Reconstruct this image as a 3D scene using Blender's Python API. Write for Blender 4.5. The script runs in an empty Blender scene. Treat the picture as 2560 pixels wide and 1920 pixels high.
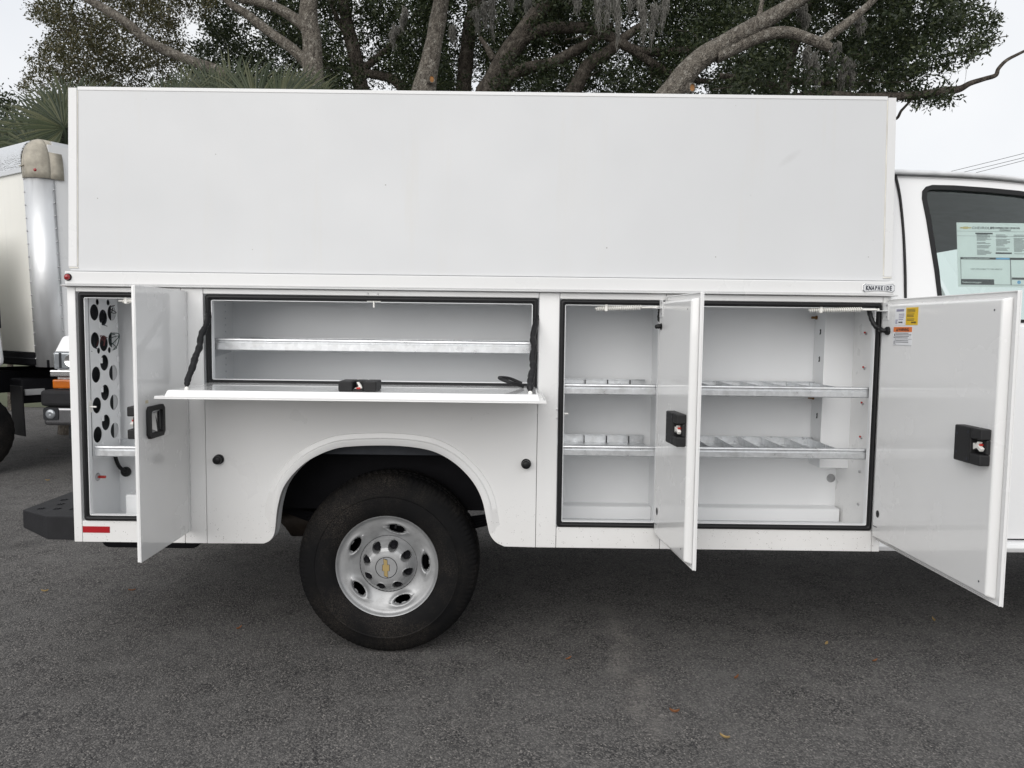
import bpy, bmesh, math, random
import numpy as np
from mathutils import Vector, Matrix, noise
random.seed(7); rng = np.random.default_rng(11)
S = bpy.context.scene
COL = S.collection
R = math.radians

# ------------------------------------------------------------------ camera
F_PX = 1900.0; PITCH = R(4.2); ROLL = R(0.71)
CAM = Vector((0, -3.15, 1.41))
fw = Vector((0, math.cos(PITCH), -math.sin(PITCH))); r0 = Vector((1, 0, 0)); u0 = r0.cross(fw)
rt = r0*math.cos(ROLL) + u0*math.sin(ROLL); up = u0*math.cos(ROLL) - r0*math.sin(ROLL)
cd = bpy.data.cameras.new('camera'); cam = bpy.data.objects.new('camera', cd); COL.objects.link(cam)
cd.sensor_fit = 'HORIZONTAL'; cd.sensor_width = 36; cd.lens = F_PX/2560*36
cd.clip_start = 0.05; cd.clip_end = 2000
M3 = Matrix((rt, up, -fw)).transposed(); cam.matrix_world = Matrix.Translation(CAM) @ M3.to_4x4()
S.camera = cam
S.render.resolution_x = 1024; S.render.resolution_y = 768

# ------------------------------------------------------------------ world, sun, exposure
SUN_EL, SUN_AZ = R(29), R(-19)          # azimuth measured from -y (behind the camera) towards -x
W = bpy.data.worlds.new('World'); S.world = W; W.use_nodes = True
wn = W.node_tree.nodes; wl = W.node_tree.links; wn.clear()
wo = wn.new('ShaderNodeOutputWorld'); bg = wn.new('ShaderNodeBackground'); bg.inputs[1].default_value = 0.1
sk = wn.new('ShaderNodeTexSky'); sk.sky_type = 'NISHITA'; sk.sun_disc = False
sk.sun_elevation = SUN_EL; sk.sun_rotation = math.pi - SUN_AZ; sk.dust_density = 4
tc = wn.new('ShaderNodeTexCoord'); nz = wn.new('ShaderNodeTexNoise'); nz.inputs['Scale'].default_value = 2.2; nz.inputs['Detail'].default_value = 5
wl.new(tc.outputs['Generated'], nz.inputs['Vector'])
cr = wn.new('ShaderNodeValToRGB'); cr.color_ramp.elements[0].position = .3; cr.color_ramp.elements[1].position = .7
cr.color_ramp.elements[0].color = (.80, .83, .88, 1); cr.color_ramp.elements[1].color = (1, 1, 1, 1)
wl.new(nz.outputs['Fac'], cr.inputs[0])
vm = wn.new('ShaderNodeVectorMath'); vm.operation = 'SCALE'; vm.inputs['Scale'].default_value = 8.9
wl.new(cr.outputs[0], vm.inputs[0])
mx = wn.new('ShaderNodeMix'); mx.data_type = 'RGBA'; mx.inputs[0].default_value = .92
wl.new(sk.outputs[0], mx.inputs[6]); wl.new(vm.outputs[0], mx.inputs[7])
wl.new(mx.outputs[2], bg.inputs[0]); wl.new(bg.outputs[0], wo.inputs[0])
sl = bpy.data.lights.new('sun', 'SUN'); sl.energy = 1.5; sl.angle = R(60); sl.color = (1, .985, .965)
so = bpy.data.objects.new('sun', sl); COL.objects.link(so)
sd = Vector((math.sin(SUN_AZ)*math.cos(SUN_EL), -math.cos(SUN_AZ)*math.cos(SUN_EL), math.sin(SUN_EL)))
so.rotation_euler = sd.to_track_quat('Z', 'Y').to_euler(); so.location = (0, -10, 20)
S.view_settings.view_transform = 'Standard'; S.view_settings.look = 'None'
S.view_settings.exposure = 0.24; S.view_settings.gamma = 1; S.view_settings.use_curve_mapping = False

try:
    S.cycles.max_bounces = 14; S.cycles.diffuse_bounces = 10; S.cycles.transparent_max_bounces = 16
except Exception: pass

# ------------------------------------------------------------------ helpers
def at(px, py, Y):                      # point of the place seen at photo pixel (px,py), standing at depth Y
    d = fw + rt*((px-1280)/F_PX) + up*((960-py)/F_PX)
    return CAM + d*((Y-CAM.y)/d.y)
def atz(px, py, Z):
    d = fw + rt*((px-1280)/F_PX) + up*((960-py)/F_PX)
    return CAM + d*((Z-CAM.z)/d.z)

class MB:
    def __init__(s, xf=None): s.v = []; s.f = []; s.xf = xf
    def add(s, vs, fs):
        o = len(s.v)
        s.v += [tuple(s.xf(*v)) if s.xf else tuple(v) for v in vs]
        s.f += [tuple(i+o for i in f) for f in fs]
        return s
    def box(s, x0, x1, y0, y1, z0, z1):
        return s.add([(x0,y0,z0),(x1,y0,z0),(x1,y1,z0),(x0,y1,z0),(x0,y0,z1),(x1,y0,z1),(x1,y1,z1),(x0,y1,z1)],
              [(0,3,2,1),(4,5,6,7),(0,1,5,4),(1,2,6,5),(2,3,7,6),(3,0,4,7)])
    def prism(s, poly, a0, a1, axis='y'):
        n = len(poly)
        mk = {'y': lambda p,a: (p[0],a,p[1]), 'x': lambda p,a: (a,p[0],p[1]), 'z': lambda p,a: (p[0],p[1],a)}[axis]
        vs = [mk(p,a0) for p in poly] + [mk(p,a1) for p in poly]
        fs = [tuple(range(n))[::-1], tuple(range(n,2*n))] + [(i,(i+1)%n,n+(i+1)%n,n+i) for i in range(n)]
        return s.add(vs, fs)
    def tube(s, path, r, n=8, closed=False, flat=None):
        P = [Vector(p) for p in path]; m = len(P)
        rr = r if hasattr(r,'__len__') else [r]*m
        vs = []; prev = None
        for i,p in enumerate(P):
            a = P[(i-1)%m] if (closed or i>0) else p; b = P[(i+1)%m] if (closed or i<m-1) else p
            t = (b-a).normalized()
            if prev is None:
                ref = Vector((0,1,0)) if abs(t.y) < .8 else Vector((0,0,1))
                if flat: ref = Vector(flat)
                nx = (ref - t*ref.dot(t)).normalized()
            else:
                nx = (prev - t*prev.dot(t)).normalized()
            prev = nx; by = t.cross(nx)
            for k in range(n):
                an = 2*math.pi*k/n
                vs.append(p + nx*(math.cos(an)*rr[i]) + by*(math.sin(an)*rr[i]))
        fs = []
        for i in range(m if closed else m-1):
            j = (i+1)%m
            for k in range(n): fs.append((i*n+k, i*n+(k+1)%n, j*n+(k+1)%n, j*n+k))
        if not closed: fs += [tuple(range(n))[::-1], tuple(range((m-1)*n, m*n))]
        return s.add(vs, fs)
    def cyl(s, p0, p1, r, n=16, r1=None): return s.tube([p0,p1],[r, r if r1 is None else r1], n)
    def lathe(s, prof, c, ax=(0,-1,0), n=48, disp=None):        # prof: (radius, height along ax)
        ax = Vector(ax).normalized(); c = Vector(c)
        e1 = Vector((0,0,1)) if abs(ax.z) < .9 else Vector((1,0,0)); e1 = (e1-ax*e1.dot(ax)).normalized(); e2 = ax.cross(e1)
        vs = []; m = len(prof)
        for k in range(n):
            th = 2*math.pi*k/n
            for (r,h) in prof:
                if disp: r,h = disp(r,h,th,k)
                vs.append(c + e1*(r*math.cos(th)) + e2*(r*math.sin(th)) + ax*h)
        fs = [(k*m+i, k*m+i+1, ((k+1)%n)*m+i+1, ((k+1)%n)*m+i) for k in range(n) for i in range(m-1)]
        return s.add(vs, fs)
    def ball(s, c, r, n=10, m=6, sc=(1,1,1)):
        vs = [(c[0],c[1],c[2]-r*sc[2])]; fs = []
        for i in range(1,m):
            ph = -math.pi/2 + math.pi*i/m
            for k in range(n):
                th = 2*math.pi*k/n
                vs.append((c[0]+r*sc[0]*math.cos(ph)*math.cos(th), c[1]+r*sc[1]*math.cos(ph)*math.sin(th), c[2]+r*sc[2]*math.sin(ph)))
        vs.append((c[0],c[1],c[2]+r*sc[2])); L = len(vs)-1
        for k in range(n): fs.append((0,1+(k+1)%n,1+k)); fs.append((L,L-n+k,L-n+(k+1)%n))
        for i in range(m-2):
            for k in range(n): fs.append((1+i*n+k,1+i*n+(k+1)%n,1+(i+1)*n+(k+1)%n,1+(i+1)*n+k))
        return s.add(vs, fs)
    def build(s, name, mat, parent=None, smooth=None, bevel=0, seg=2, keep=False):
        me = bpy.data.meshes.new(name); me.from_pydata(s.v, [], s.f); me.validate()
        if not keep:
            b = bmesh.new(); b.from_mesh(me); bmesh.ops.recalc_face_normals(b, faces=b.faces); b.to_mesh(me); b.free()
        return link(name, me, mat, parent, smooth, bevel, seg)

def link(name, me, mat, parent=None, smooth=None, bevel=0, seg=2):
    if mat is not None and not me.materials: me.materials.append(mat)
    if smooth:
        me.shade_smooth(); me.set_sharp_from_angle(angle=R(smooth))
    o = bpy.data.objects.new(name, me); COL.objects.link(o)
    if bevel:
        m = o.modifiers.new('bevel','BEVEL'); m.width = bevel; m.segments = seg; m.limit_method = 'ANGLE'; m.angle_limit = R(40)
    if parent: adopt(o, parent)
    return o
def adopt(o, parent):
    o.parent = parent
    if parent.type == 'EMPTY': o.matrix_parent_inverse = parent.matrix_basis.inverted()
def thing(name, label, cat, loc=(0,0,0), group=None):
    o = bpy.data.objects.new(name, None); COL.objects.link(o); o.location = loc; o.empty_display_size = .2
    return tag(o, label, cat, group)
def tag(o, label, cat, group=None):
    o['label'] = label; o['category'] = cat
    if group: o['group'] = group
    return o
def box(name, b, mat, parent, bevel=.0015, xf=None, **k): return MB(xf).box(*b).build(name, mat, parent, bevel=bevel, **k)

def from_curve(cu, xf):
    o = bpy.data.objects.new('tmp', cu); COL.objects.link(o)
    dg = bpy.context.evaluated_depsgraph_get(); dg.update()
    me = bpy.data.meshes.new_from_object(o.evaluated_get(dg)); bpy.data.objects.remove(o)
    for v in me.vertices: v.co = Vector(xf(*v.co))
    me.materials.clear()
    b = bmesh.new(); b.from_mesh(me); bmesh.ops.remove_doubles(b, verts=b.verts, dist=1e-6); bmesh.ops.recalc_face_normals(b, faces=b.faces); b.to_mesh(me); b.free()
    return me
def plate(name, outer, holes, th, xf, mat, parent, bevel=0, smooth=None):     # flat plate with real openings; xf(a,b,depth)
    cu = bpy.data.curves.new('tmp','CURVE'); cu.dimensions = '2D'; cu.fill_mode = 'BOTH'; cu.extrude = th/2
    for poly in [outer]+holes:
        sp = cu.splines.new('POLY'); sp.points.add(len(poly)-1); sp.use_cyclic_u = True
        for p,q in zip(sp.points, poly): p.co = (q[0],q[1],0,1)
    return link(name, from_curve(cu, xf), mat, parent, smooth, bevel)
def text(name, body, size, xf, mat, parent, bold=0, ext=.0004, align='LEFT', sx=1):
    cu = bpy.data.curves.new('tmp','FONT'); cu.body = body; cu.size = size; cu.extrude = ext; cu.offset = bold; cu.align_x = align; cu.resolution_u = 3
    me = from_curve(cu, lambda a,b,c: xf(a*sx,b,c))
    return link(name, me, mat, parent)
def circle(cx, cz, r, n=28): return [(cx+r*math.cos(2*math.pi*i/n), cz+r*math.sin(2*math.pi*i/n)) for i in range(n)]
def rrect(x0,x1,z0,z1,r,n=5):
    out = []
    for cx,cz,a in ((x1-r,z1-r,0),(x0+r,z1-r,90),(x0+r,z0+r,180),(x1-r,z0+r,270)):
        for i in range(n+1):
            t = R(a+90*i/n); out.append((cx+r*math.cos(t), cz+r*math.sin(t)))
    return out
def spline(pts, k=6):                                  # Catmull-Rom through points
    P = [Vector(p) for p in pts]; P = [2*P[0]-P[1]]+P+[2*P[-1]-P[-2]]; out = []
    for i in range(1,len(P)-2):
        for j in range(k):
            t = j/k; a,b,c,d = P[i-1],P[i],P[i+1],P[i+2]
            out.append(.5*((2*b)+(c-a)*t+(2*a-5*b+4*c-d)*t*t+(3*b-a-3*c+d)*t**3))
    out.append(P[-2]); return out

# ------------------------------------------------------------------ materials
class Mat:
    def __init__(s, name, col=(.5,.5,.5), rough=.5, metal=0, spec=.5, coat=0):
        s.m = bpy.data.materials.new(name); s.m.use_nodes = True; s.t = s.m.node_tree; s.p = s.t.nodes['Principled BSDF']
        s.set('Base Color', (*col,1)); s.set('Roughness', rough); s.set('Metallic', metal); s.set('Specular IOR Level', spec); s.set('Coat Weight', coat); s.set('Coat Roughness', .05)
        s.tc = None
    def set(s, k, v): s.p.inputs[k].default_value = v
    def n(s, typ, **kw):
        nd = s.t.nodes.new('ShaderNode'+typ)
        for k,v in kw.items():
            if k in nd.inputs: nd.inputs[k].default_value = v
            else: setattr(nd, k, v)
        return nd
    def l(s, a, b): s.t.links.new(a, b)
    def co(s, scale=(1,1,1)):
        if not s.tc: s.tc = s.n('TexCoord')
        mp = s.n('Mapping'); mp.inputs['Scale'].default_value = scale; s.l(s.tc.outputs['Object'], mp.inputs[0]); return mp.outputs[0]
    def noise(s, scale, detail=4, rough=.55, stretch=(1,1,1), dist=0):
        nd = s.n('TexNoise'); nd.inputs['Scale'].default_value = scale; nd.inputs['Detail'].default_value = detail; nd.inputs['Roughness'].default_value = rough; nd.inputs['Distortion'].default_value = dist
        s.l(s.co(stretch), nd.inputs['Vector']); return nd.outputs['Fac']
    def vor(s, scale, out='Color', stretch=(1,1,1), feature='F1'):
        nd = s.n('TexVoronoi'); nd.feature = feature; nd.inputs['Scale'].default_value = scale; s.l(s.co(stretch), nd.inputs['Vector']); return nd.outputs[out]
    def ramp(s, fac, stops):
        nd = s.n('ValToRGB'); e = nd.color_ramp.elements
        while len(e) < len(stops): e.new(.5)
        for el,(p,c) in zip(e, stops): el.position = p; el.color = (*c,1) if hasattr(c,'__len__') else (c,c,c,1)
        s.l(fac, nd.inputs[0]); return nd.outputs[0]
    def math(s, op, a, b=None):
        nd = s.n('Math', operation=op)
        for i,v in enumerate((a,b)):
            if v is None: continue
            if isinstance(v,(int,float)): nd.inputs[i].default_value = v
            else: s.l(v, nd.inputs[i])
        return nd.outputs[0]
    def mix(s, fac, a, b, mode='MIX'):
        nd = s.n('Mix', data_type='RGBA', blend_type=mode)
        for i,v in ((0,fac),(6,a),(7,b)):
            if isinstance(v,(int,float)): nd.inputs[i].default_value = v if i == 0 else (v,v,v,1)
            elif isinstance(v,tuple): nd.inputs[i].default_value = (*v,1)
            else: s.l(v, nd.inputs[i])
        return nd.outputs[2]
    def color(s, o): s.l(o, s.p.inputs['Base Color'])
    def rough(s, o): s.l(o, s.p.inputs['Roughness'])
    def bump(s, o, strength=.3, dist=.01):
        nd = s.n('Bump'); nd.inputs['Strength'].default_value = strength; nd.inputs['Distance'].default_value = dist
        s.l(o, nd.inputs['Height']); s.l(nd.outputs[0], s.p.inputs['Normal'])

def white(name, base=(.85,.85,.845), rough=.3, coat=.25, streak=0, specks=0, wave=.15, dark_oval=False):
    M = Mat(name, base, rough, coat=coat)
    c = M.mix(M.ramp(M.noise(1.7,5), [(.35,0),(.7,1)]), tuple(b*.965 for b in base), base)
    if streak:
        st = M.ramp(M.noise(9,6,.7,(1,1,.035)), [(.56,0),(.72,1)])
        st = M.math('MULTIPLY', st, M.ramp(M.noise(1.1,3,.5,(1,1,1)), [(.4,0),(.62,1)]))
        c = M.mix(M.math('MULTIPLY', st, streak), c, (.60,.59,.565))
        dots = M.ramp(M.vor(16,'Distance',feature='F1'), [(.035,1),(.055,0)])
        dots = M.math('MULTIPLY', dots, M.ramp(M.noise(3.1,2), [(.54,0),(.58,1)]))
        c = M.mix(M.math('MULTIPLY', dots, .75), c, (.22,.2,.18))
    if dark_oval:  # slanted oval patch, slightly darker than the skin around it
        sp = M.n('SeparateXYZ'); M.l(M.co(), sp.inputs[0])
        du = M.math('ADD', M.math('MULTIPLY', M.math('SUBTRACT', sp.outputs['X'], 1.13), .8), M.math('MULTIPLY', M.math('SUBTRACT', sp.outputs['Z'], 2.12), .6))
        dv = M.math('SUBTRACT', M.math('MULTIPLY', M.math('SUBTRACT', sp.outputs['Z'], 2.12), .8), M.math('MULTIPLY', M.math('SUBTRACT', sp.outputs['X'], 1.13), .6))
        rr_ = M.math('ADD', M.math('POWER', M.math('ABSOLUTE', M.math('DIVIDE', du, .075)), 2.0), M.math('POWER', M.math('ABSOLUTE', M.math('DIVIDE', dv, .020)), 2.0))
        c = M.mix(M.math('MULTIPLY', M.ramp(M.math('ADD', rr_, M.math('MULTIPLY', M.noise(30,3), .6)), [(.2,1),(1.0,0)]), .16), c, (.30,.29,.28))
    if specks:
        d = M.ramp(M.vor(130,'Distance'), [(.16,1),(.24,0)])
        keep = M.ramp(M.noise(36,2,.6), [(.53,0),(.60,1)])
        sep = M.n('SeparateXYZ'); M.l(M.co(), sep.inputs[0])
        low = M.ramp(sep.outputs['Z'], [(.50,1),(.72,0)])
        d = M.math('MULTIPLY', M.math('MULTIPLY', d, keep), M.math('MULTIPLY', low, specks))
        c = M.mix(d, c, (.13,.12,.11))
        film = M.math('MULTIPLY', M.math('MULTIPLY', low, M.noise(6,4)), .35)
        c = M.mix(film, c, (.52,.49,.45))
    M.color(c)
    M.rough(M.ramp(M.noise(4,4), [(.3,rough*.85),(.75,rough*1.25)]))
    M.bump(M.noise(2.3,2,.4), wave, .012)
    return M.m
m_white = white('white_paint', specks=.9, coat=.5)
m_door = white('white_door_paint', rough=.25, coat=.9, wave=.02)
m_inner = white('white_liner_paint', (.83,.84,.85), .33, .15, wave=.12)
m_box = white('white_box_skin', (.62,.628,.636), .4, .12, streak=.6, wave=.16, dark_oval=True)
m_rail = white('white_rail_paint', (.71,.712,.71), .3, .2, wave=.04)
m_cab = white('white_cab_paint', (.85,.855,.86), .16, .6, wave=.03)
m_pale = white('aged_white_panel', (.72,.71,.66), .45, .0, streak=.7, wave=.05)

M = Mat('galvanised_steel', (.62,.64,.66), .34, .8)
g = M.mix(M.vor(70,'Color'), (.60,.615,.63), (.72,.735,.75)); g = M.mix(M.ramp(M.noise(18,5),[(.5,0),(.8,.6)]), g, (.50,.50,.49)); M.color(g)
M.rough(M.ramp(M.noise(30,4),[(.3,.26),(.8,.5)])); m_galv = M.m
M = Mat('aluminium', (.66,.67,.68), .45, .7); M.rough(M.ramp(M.noise(6,5,.6,(3,3,.4)),[(.3,.36),(.75,.62)])); M.bump(M.noise(3,3),.2,.02); m_alu = M.m
M = Mat('diamond_plate', (.78,.79,.80), .28, .95)
a = M.n('TexWave', wave_type='BANDS'); a.inputs['Scale'].default_value = 14; M.l(M.co((1,1,1)), a.inputs[0]); M.bump(M.vor(34,'Distance',(1,1,2.2)),.6,.01); m_diamond = M.m
def plain(name, col, rough=.5, metal=0, spec=.5, bump=0, bs=200, var=.12, coat=0):
    M = Mat(name, col, rough, metal, spec, coat)
    M.color(M.mix(M.ramp(M.noise(14,4),[(.35,0),(.7,1)]), tuple(c*(1-var) for c in col), tuple(min(1,c*(1+var)) for c in col)))
    if bump: M.bump(M.noise(bs,3), bump, .002)
    return M.m
m_rubber = plain('black_rubber_seal', (.010,.010,.011), .45, spec=.3, bump=.1)
m_plastic = plain('black_moulded_plastic', (.018,.018,.019), .5, spec=.3, bump=.35, bs=700)
m_chassis = plain('dark_chassis_steel', (.010,.010,.012), .6, spec=.08, bump=.2, bs=60)
m_bumper = plain('textured_black_bumper', (.020,.020,.022), .65, spec=.2, bump=.5, bs=420)
m_chrome = plain('chrome', (.8,.8,.8), .12, 1, var=.03)
m_navy = plain('navy_black_enamel', (.01,.014,.028), .3)
m_gold = plain('gold_emblem', (.62,.46,.20), .3, .6, bump=.1)
m_redlens = plain('red_lens', (.30,.008,.012), .12, coat=.6)
m_reflector = plain('red_reflective_tape', (.36,.008,.014), .3)
m_amber = plain('amber_lens', (.48,.12,.006), .15, coat=.6)
m_bolt = plain('zinc_bolt', (.45,.45,.46), .35, .9)
m_brass = plain('brass_bolt', (.25,.14,.06), .4, .8)
m_redmark = plain('red_plastic', (.5,.03,.02), .4)
m_whiteplastic = plain('white_spring_coating', (.82,.81,.77), .4)
m_paper = plain('white_label_paper', (.84,.85,.87), .4, var=.03)
m_yellow = plain('yellow_label', (.80,.52,.02), .4, var=.03)
m_orange = plain('orange_label', (.80,.20,.04), .4, var=.03)
m_ink = plain('black_ink', (.03,.03,.035), .5)
m_inkgrey = plain('grey_ink', (.18,.18,.2), .5)
m_inkblue = plain('blue_print', (.16,.40,.70), .5)
m_lilac = plain('lilac_print', (.30,.29,.40), .5)
m_head = plain('grey_headliner', (.16,.17,.18), .9)
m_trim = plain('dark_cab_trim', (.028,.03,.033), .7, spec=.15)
m_tan = plain('weathered_resin_cap', (.36,.33,.27), .55, bump=.3, bs=30, var=.22)
m_lamp = plain('headlight_lens', (.30,.32,.34), .08, .4, coat=1)
m_caulk = plain('caulk', (.70,.68,.62), .6)
m_wire = plain('power_line_wire', (.05,.05,.05), .6)
m_leaf1 = plain('dry_brown_leaf', (.22,.085,.03), .7, var=.4)
m_leaf2 = plain('dry_tan_leaf', (.36,.25,.10), .7, var=.3)

M = Mat('tyre_rubber', (.02,.02,.021), .65, spec=.07)
dust = M.math('MULTIPLY', M.ramp(M.noise(330,3,.75),[(.50,0),(.60,1)]), M.ramp(M.noise(5,4,.6),[(.42,0),(.7,1)]))
M.color(M.mix(M.math('MULTIPLY',dust,.42), (.009,.009,.0095), (.13,.11,.09))); M.bump(M.noise(160,3),.25,.002); m_tyre = M.m
M = Mat('silver_wheel_paint', (.50,.51,.52), .42, .45, coat=.05)
sp = M.math('MULTIPLY', M.ramp(M.vor(420,'Distance'),[(.2,1),(.3,0)]), M.ramp(M.noise(26,3),[(.5,0),(.62,1)]))
c = M.mix(M.ramp(M.noise(12,4),[(.35,0),(.7,1)]), (.33,.335,.34), (.42,.425,.43))
M.color(M.mix(M.math('MULTIPLY',sp,.8), c, (.06,.05,.045))); M.bump(M.noise(900,2),.12,.001); m_wheel = M.m

M = Mat('cab_glass'); M.t.nodes.remove(M.p); out = M.t.nodes['Material Output']
tr = M.n('BsdfTransparent'); tr.inputs[0].default_value = (.93,.98,.962,1); gl = M.n('BsdfGlossy'); gl.inputs['Roughness'].default_value = .01
fr = M.n('Fresnel'); fr.inputs[0].default_value = 1.5; ms = M.n('MixShader')
M.l(fr.outputs[0], ms.inputs[0]); M.l(tr.outputs[0], ms.inputs[1]); M.l(gl.outputs[0], ms.inputs[2]); M.l(ms.outputs[0], out.inputs[0]); m_glass = M.m

# asphalt
M = Mat('asphalt', (.05,.05,.05), .9, spec=.12)
big = M.noise(.55,4,.6); mid = M.noise(7,5,.65); fine = M.noise(75,3,.7)
chip = M.n('TexVoronoi'); chip.inputs['Scale'].default_value = 185; M.l(M.co(), chip.inputs['Vector'])
sepc = M.n('SeparateColor'); M.l(chip.outputs['Color'], sepc.inputs[0])
c = M.mix(M.ramp(fine,[(.3,0),(.72,1)]), (.058,.0565,.0555), (.142,.136,.131))
c = M.mix(M.ramp(sepc.outputs[0],[(.5,0),(.93,.95)]), c, (.23,.218,.207))
c = M.mix(M.ramp(sepc.outputs[1],[(.68,0),(.74,.85)]), c, (.028,.028,.030))
c = M.mix(M.ramp(sepc.outputs[2],[(.986,0),(.99,.85)]), c, (.42,.39,.36))
c = M.mix(M.ramp(mid,[(.38,0),(.70,.75)]), c, M.mix(.62, c, (.185,.178,.171)))
c = M.mix(M.ramp(M.noise(1.6,5,.62),[(.46,0),(.68,.55)]), c, M.mix(.5, c, (.18,.176,.172)))
c = M.mix(.6, c, M.ramp(big,[(.3,.66),(.7,1.0)]), 'MULTIPLY')
c = M.mix(M.math('MULTIPLY', M.ramp(M.noise(2.7,2,.4),[(.66,0),(.74,1)]), .28), c, (.030,.030,.031))
sx = M.n('SeparateXYZ'); M.l(M.co(), sx.inputs[0])
wob = M.math('MULTIPLY', M.math('SUBTRACT', M.noise(3.2,5,.65), .5), .32)
lx = M.math('ADD', M.math('SUBTRACT', sx.outputs['X'], .515), wob)
tr1 = M.ramp(M.math('ABSOLUTE', lx), [(.0,1),(.025,.7),(.085,0)])
tr1 = M.math('MULTIPLY', tr1, M.ramp(M.noise(9,4,.7),[(.34,.15),(.6,1)]))
tr1 = M.math('MULTIPLY', tr1, M.ramp(M.math('ADD', M.math('MULTIPLY', sx.outputs['Y'], .5), .5),[(.15,0),(.27,1),(.7,.9),(.95,0)]))
c = M.mix(M.math('MULTIPLY', tr1, M.ramp(fine,[(.35,.08),(.62,.6)])), c, (.28,.258,.24))
M.color(c); M.bump(M.math('ADD', M.math('MULTIPLY', chip.outputs['Distance'], -.6), M.math('MULTIPLY', fine, .8)), .8, .006); m_asphalt = M.m
M = Mat('lawn', (.05,.07,.025), .9); M.color(M.mix(M.noise(9,5), (.03,.045,.015), (.09,.09,.04))); m_lawn = M.m

def bark(name, c0, c1, c2, scale=11):
    M = Mat(name, c1, .9, spec=.2)
    n1 = M.noise(scale,6,.7,(1,1,.45)); v = M.vor(scale*3.2,'Distance',(1,1,.4))
    c = M.mix(M.ramp(n1,[(.36,0),(.62,1)]), c0, c1); c = M.mix(M.ramp(M.noise(scale*.5,5,.7),[(.52,0),(.66,.8)]), c, c2)
    c = M.mix(M.ramp(v,[(.0,.7),(.22,0)]), c, tuple(x*.4 for x in c0)); M.color(c)
    M.bump(M.math('ADD', M.math('MULTIPLY', v, .8), n1), .9, .04); return M.m
m_bark_pale = bark('pale_lichen_bark', (.085,.074,.062), (.25,.225,.19), (.44,.415,.365), 30)
m_bark_dark = bark('dark_oak_bark', (.042,.036,.030), (.115,.099,.082), (.18,.162,.136), 16)
m_cut = plain('fresh_cut_wood', (.42,.20,.07), .8, var=.35)
def foliage(name, ca, cb, cc, tl=.25):
    M = Mat(name, ca, .5, spec=.4)
    gi = M.n('NewGeometry'); c = M.ramp(gi.outputs['Random Per Island'], [(0,ca),(.6,cb),(1,cc)]); M.color(c)
    t = M.n('BsdfTranslucent'); M.l(c, t.inputs[0]); ms = M.n('MixShader'); ms.inputs[0].default_value = tl
    M.l(M.p.outputs[0], ms.inputs[1]); M.l(t.outputs[0], ms.inputs[2]); M.l(ms.outputs[0], M.t.nodes['Material Output'].inputs[0]); return M.m
m_fol_dark = foliage('dark_oak_leaves', (.016,.026,.011), (.032,.046,.018), (.070,.085,.035))
m_fol_olive = foliage('olive_oak_leaves', (.045,.05,.022), (.075,.072,.030), (.12,.10,.045))
m_palm = foliage('palm_blades', (.020,.032,.013), (.042,.056,.022), (.09,.095,.045), .2)
m_moss = plain('spanish_moss', (.15,.145,.13), .95, var=.3)

# ------------------------------------------------------------------ the ground
def sheet(name, x0,x1,y0,y1,z,mat):
    o = MB().add([(x0,y0,z),(x1,y0,z),(x1,y1,z),(x0,y1,z)],[(0,1,2,3)]).build(name, mat, keep=True); o['kind'] = 'structure'; return o
GZ = -.013
sheet('ground', -600,600,-600,600,GZ,m_asphalt)
sheet('lawn', -300,300,9.5,300,GZ+.006,m_lawn)

# ================================================================== SERVICE TRUCK
T = thing('service_truck', 'white enclosed service truck with its side compartment doors standing open', 'truck', (-.2,1,0))
ZB, ZT = .488, 1.557
YF = 2.03                                             # far side of the body
def panel(name, x0,x1,z0,z1, mat=m_white, y0=0, y1=.02, bevel=.002): return box(name, (x0,x1,y0,y1,z0,z1), mat, T, bevel)
# face panels of the lower body, butted with narrow seams
panel('rear_corner_post', -1.839,-1.8055, ZB,ZT, y1=.06)
panel('rear_header', -1.8035,-1.3715, 1.5385,ZT); panel('rear_sill', -1.8035,-1.3715, ZB,.5785)
panel('hinge_post', -1.3695,-1.2795, ZB,ZT)
panel('upper_header', -1.2775,.1065, 1.536,ZT); panel('centre_post', .1085,.1925, ZB,ZT)
panel('compartment_header', .1945,.6315, 1.533,ZT); panel('compartment_sill', .1945,.6305, ZB,.5765)
panel('door_post', .6325,.744, .5785,1.5315); panel('compartment_header', .6335,1.5245, 1.5335,ZT); panel('compartment_sill', .6325,1.5245, ZB,.5765)
panel('front_corner_post', 1.5265,1.559, ZB,ZT, y1=.06)
# wheel panel with its arch
arch = [(-1.039,.490),(-1.013,.504),(-.994,.538),(-.977,.653),(-.942,.749),(-.859,.839),(-.753,.894),(-.659,.911),(-.502,.916),(-.377,.906),(-.296,.882),(-.221,.834),(-.157,.765),(-.119,.69),(-.099,.6),(-.086,.543),(-.061,.509),(-.024,.490)]
ap = [(p.x,p.z) for p in spline([(a,0,b) for a,b in arch],5)]
wp = plate('wheel_panel', [(-1.2775,ZB)]+ap+[(.1065,ZB),(.1065,1.1555),(-1.2775,1.1555)], [], .02, lambda a,b,c:(a,.01+c,b), m_white, T, bevel=.002)
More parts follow.
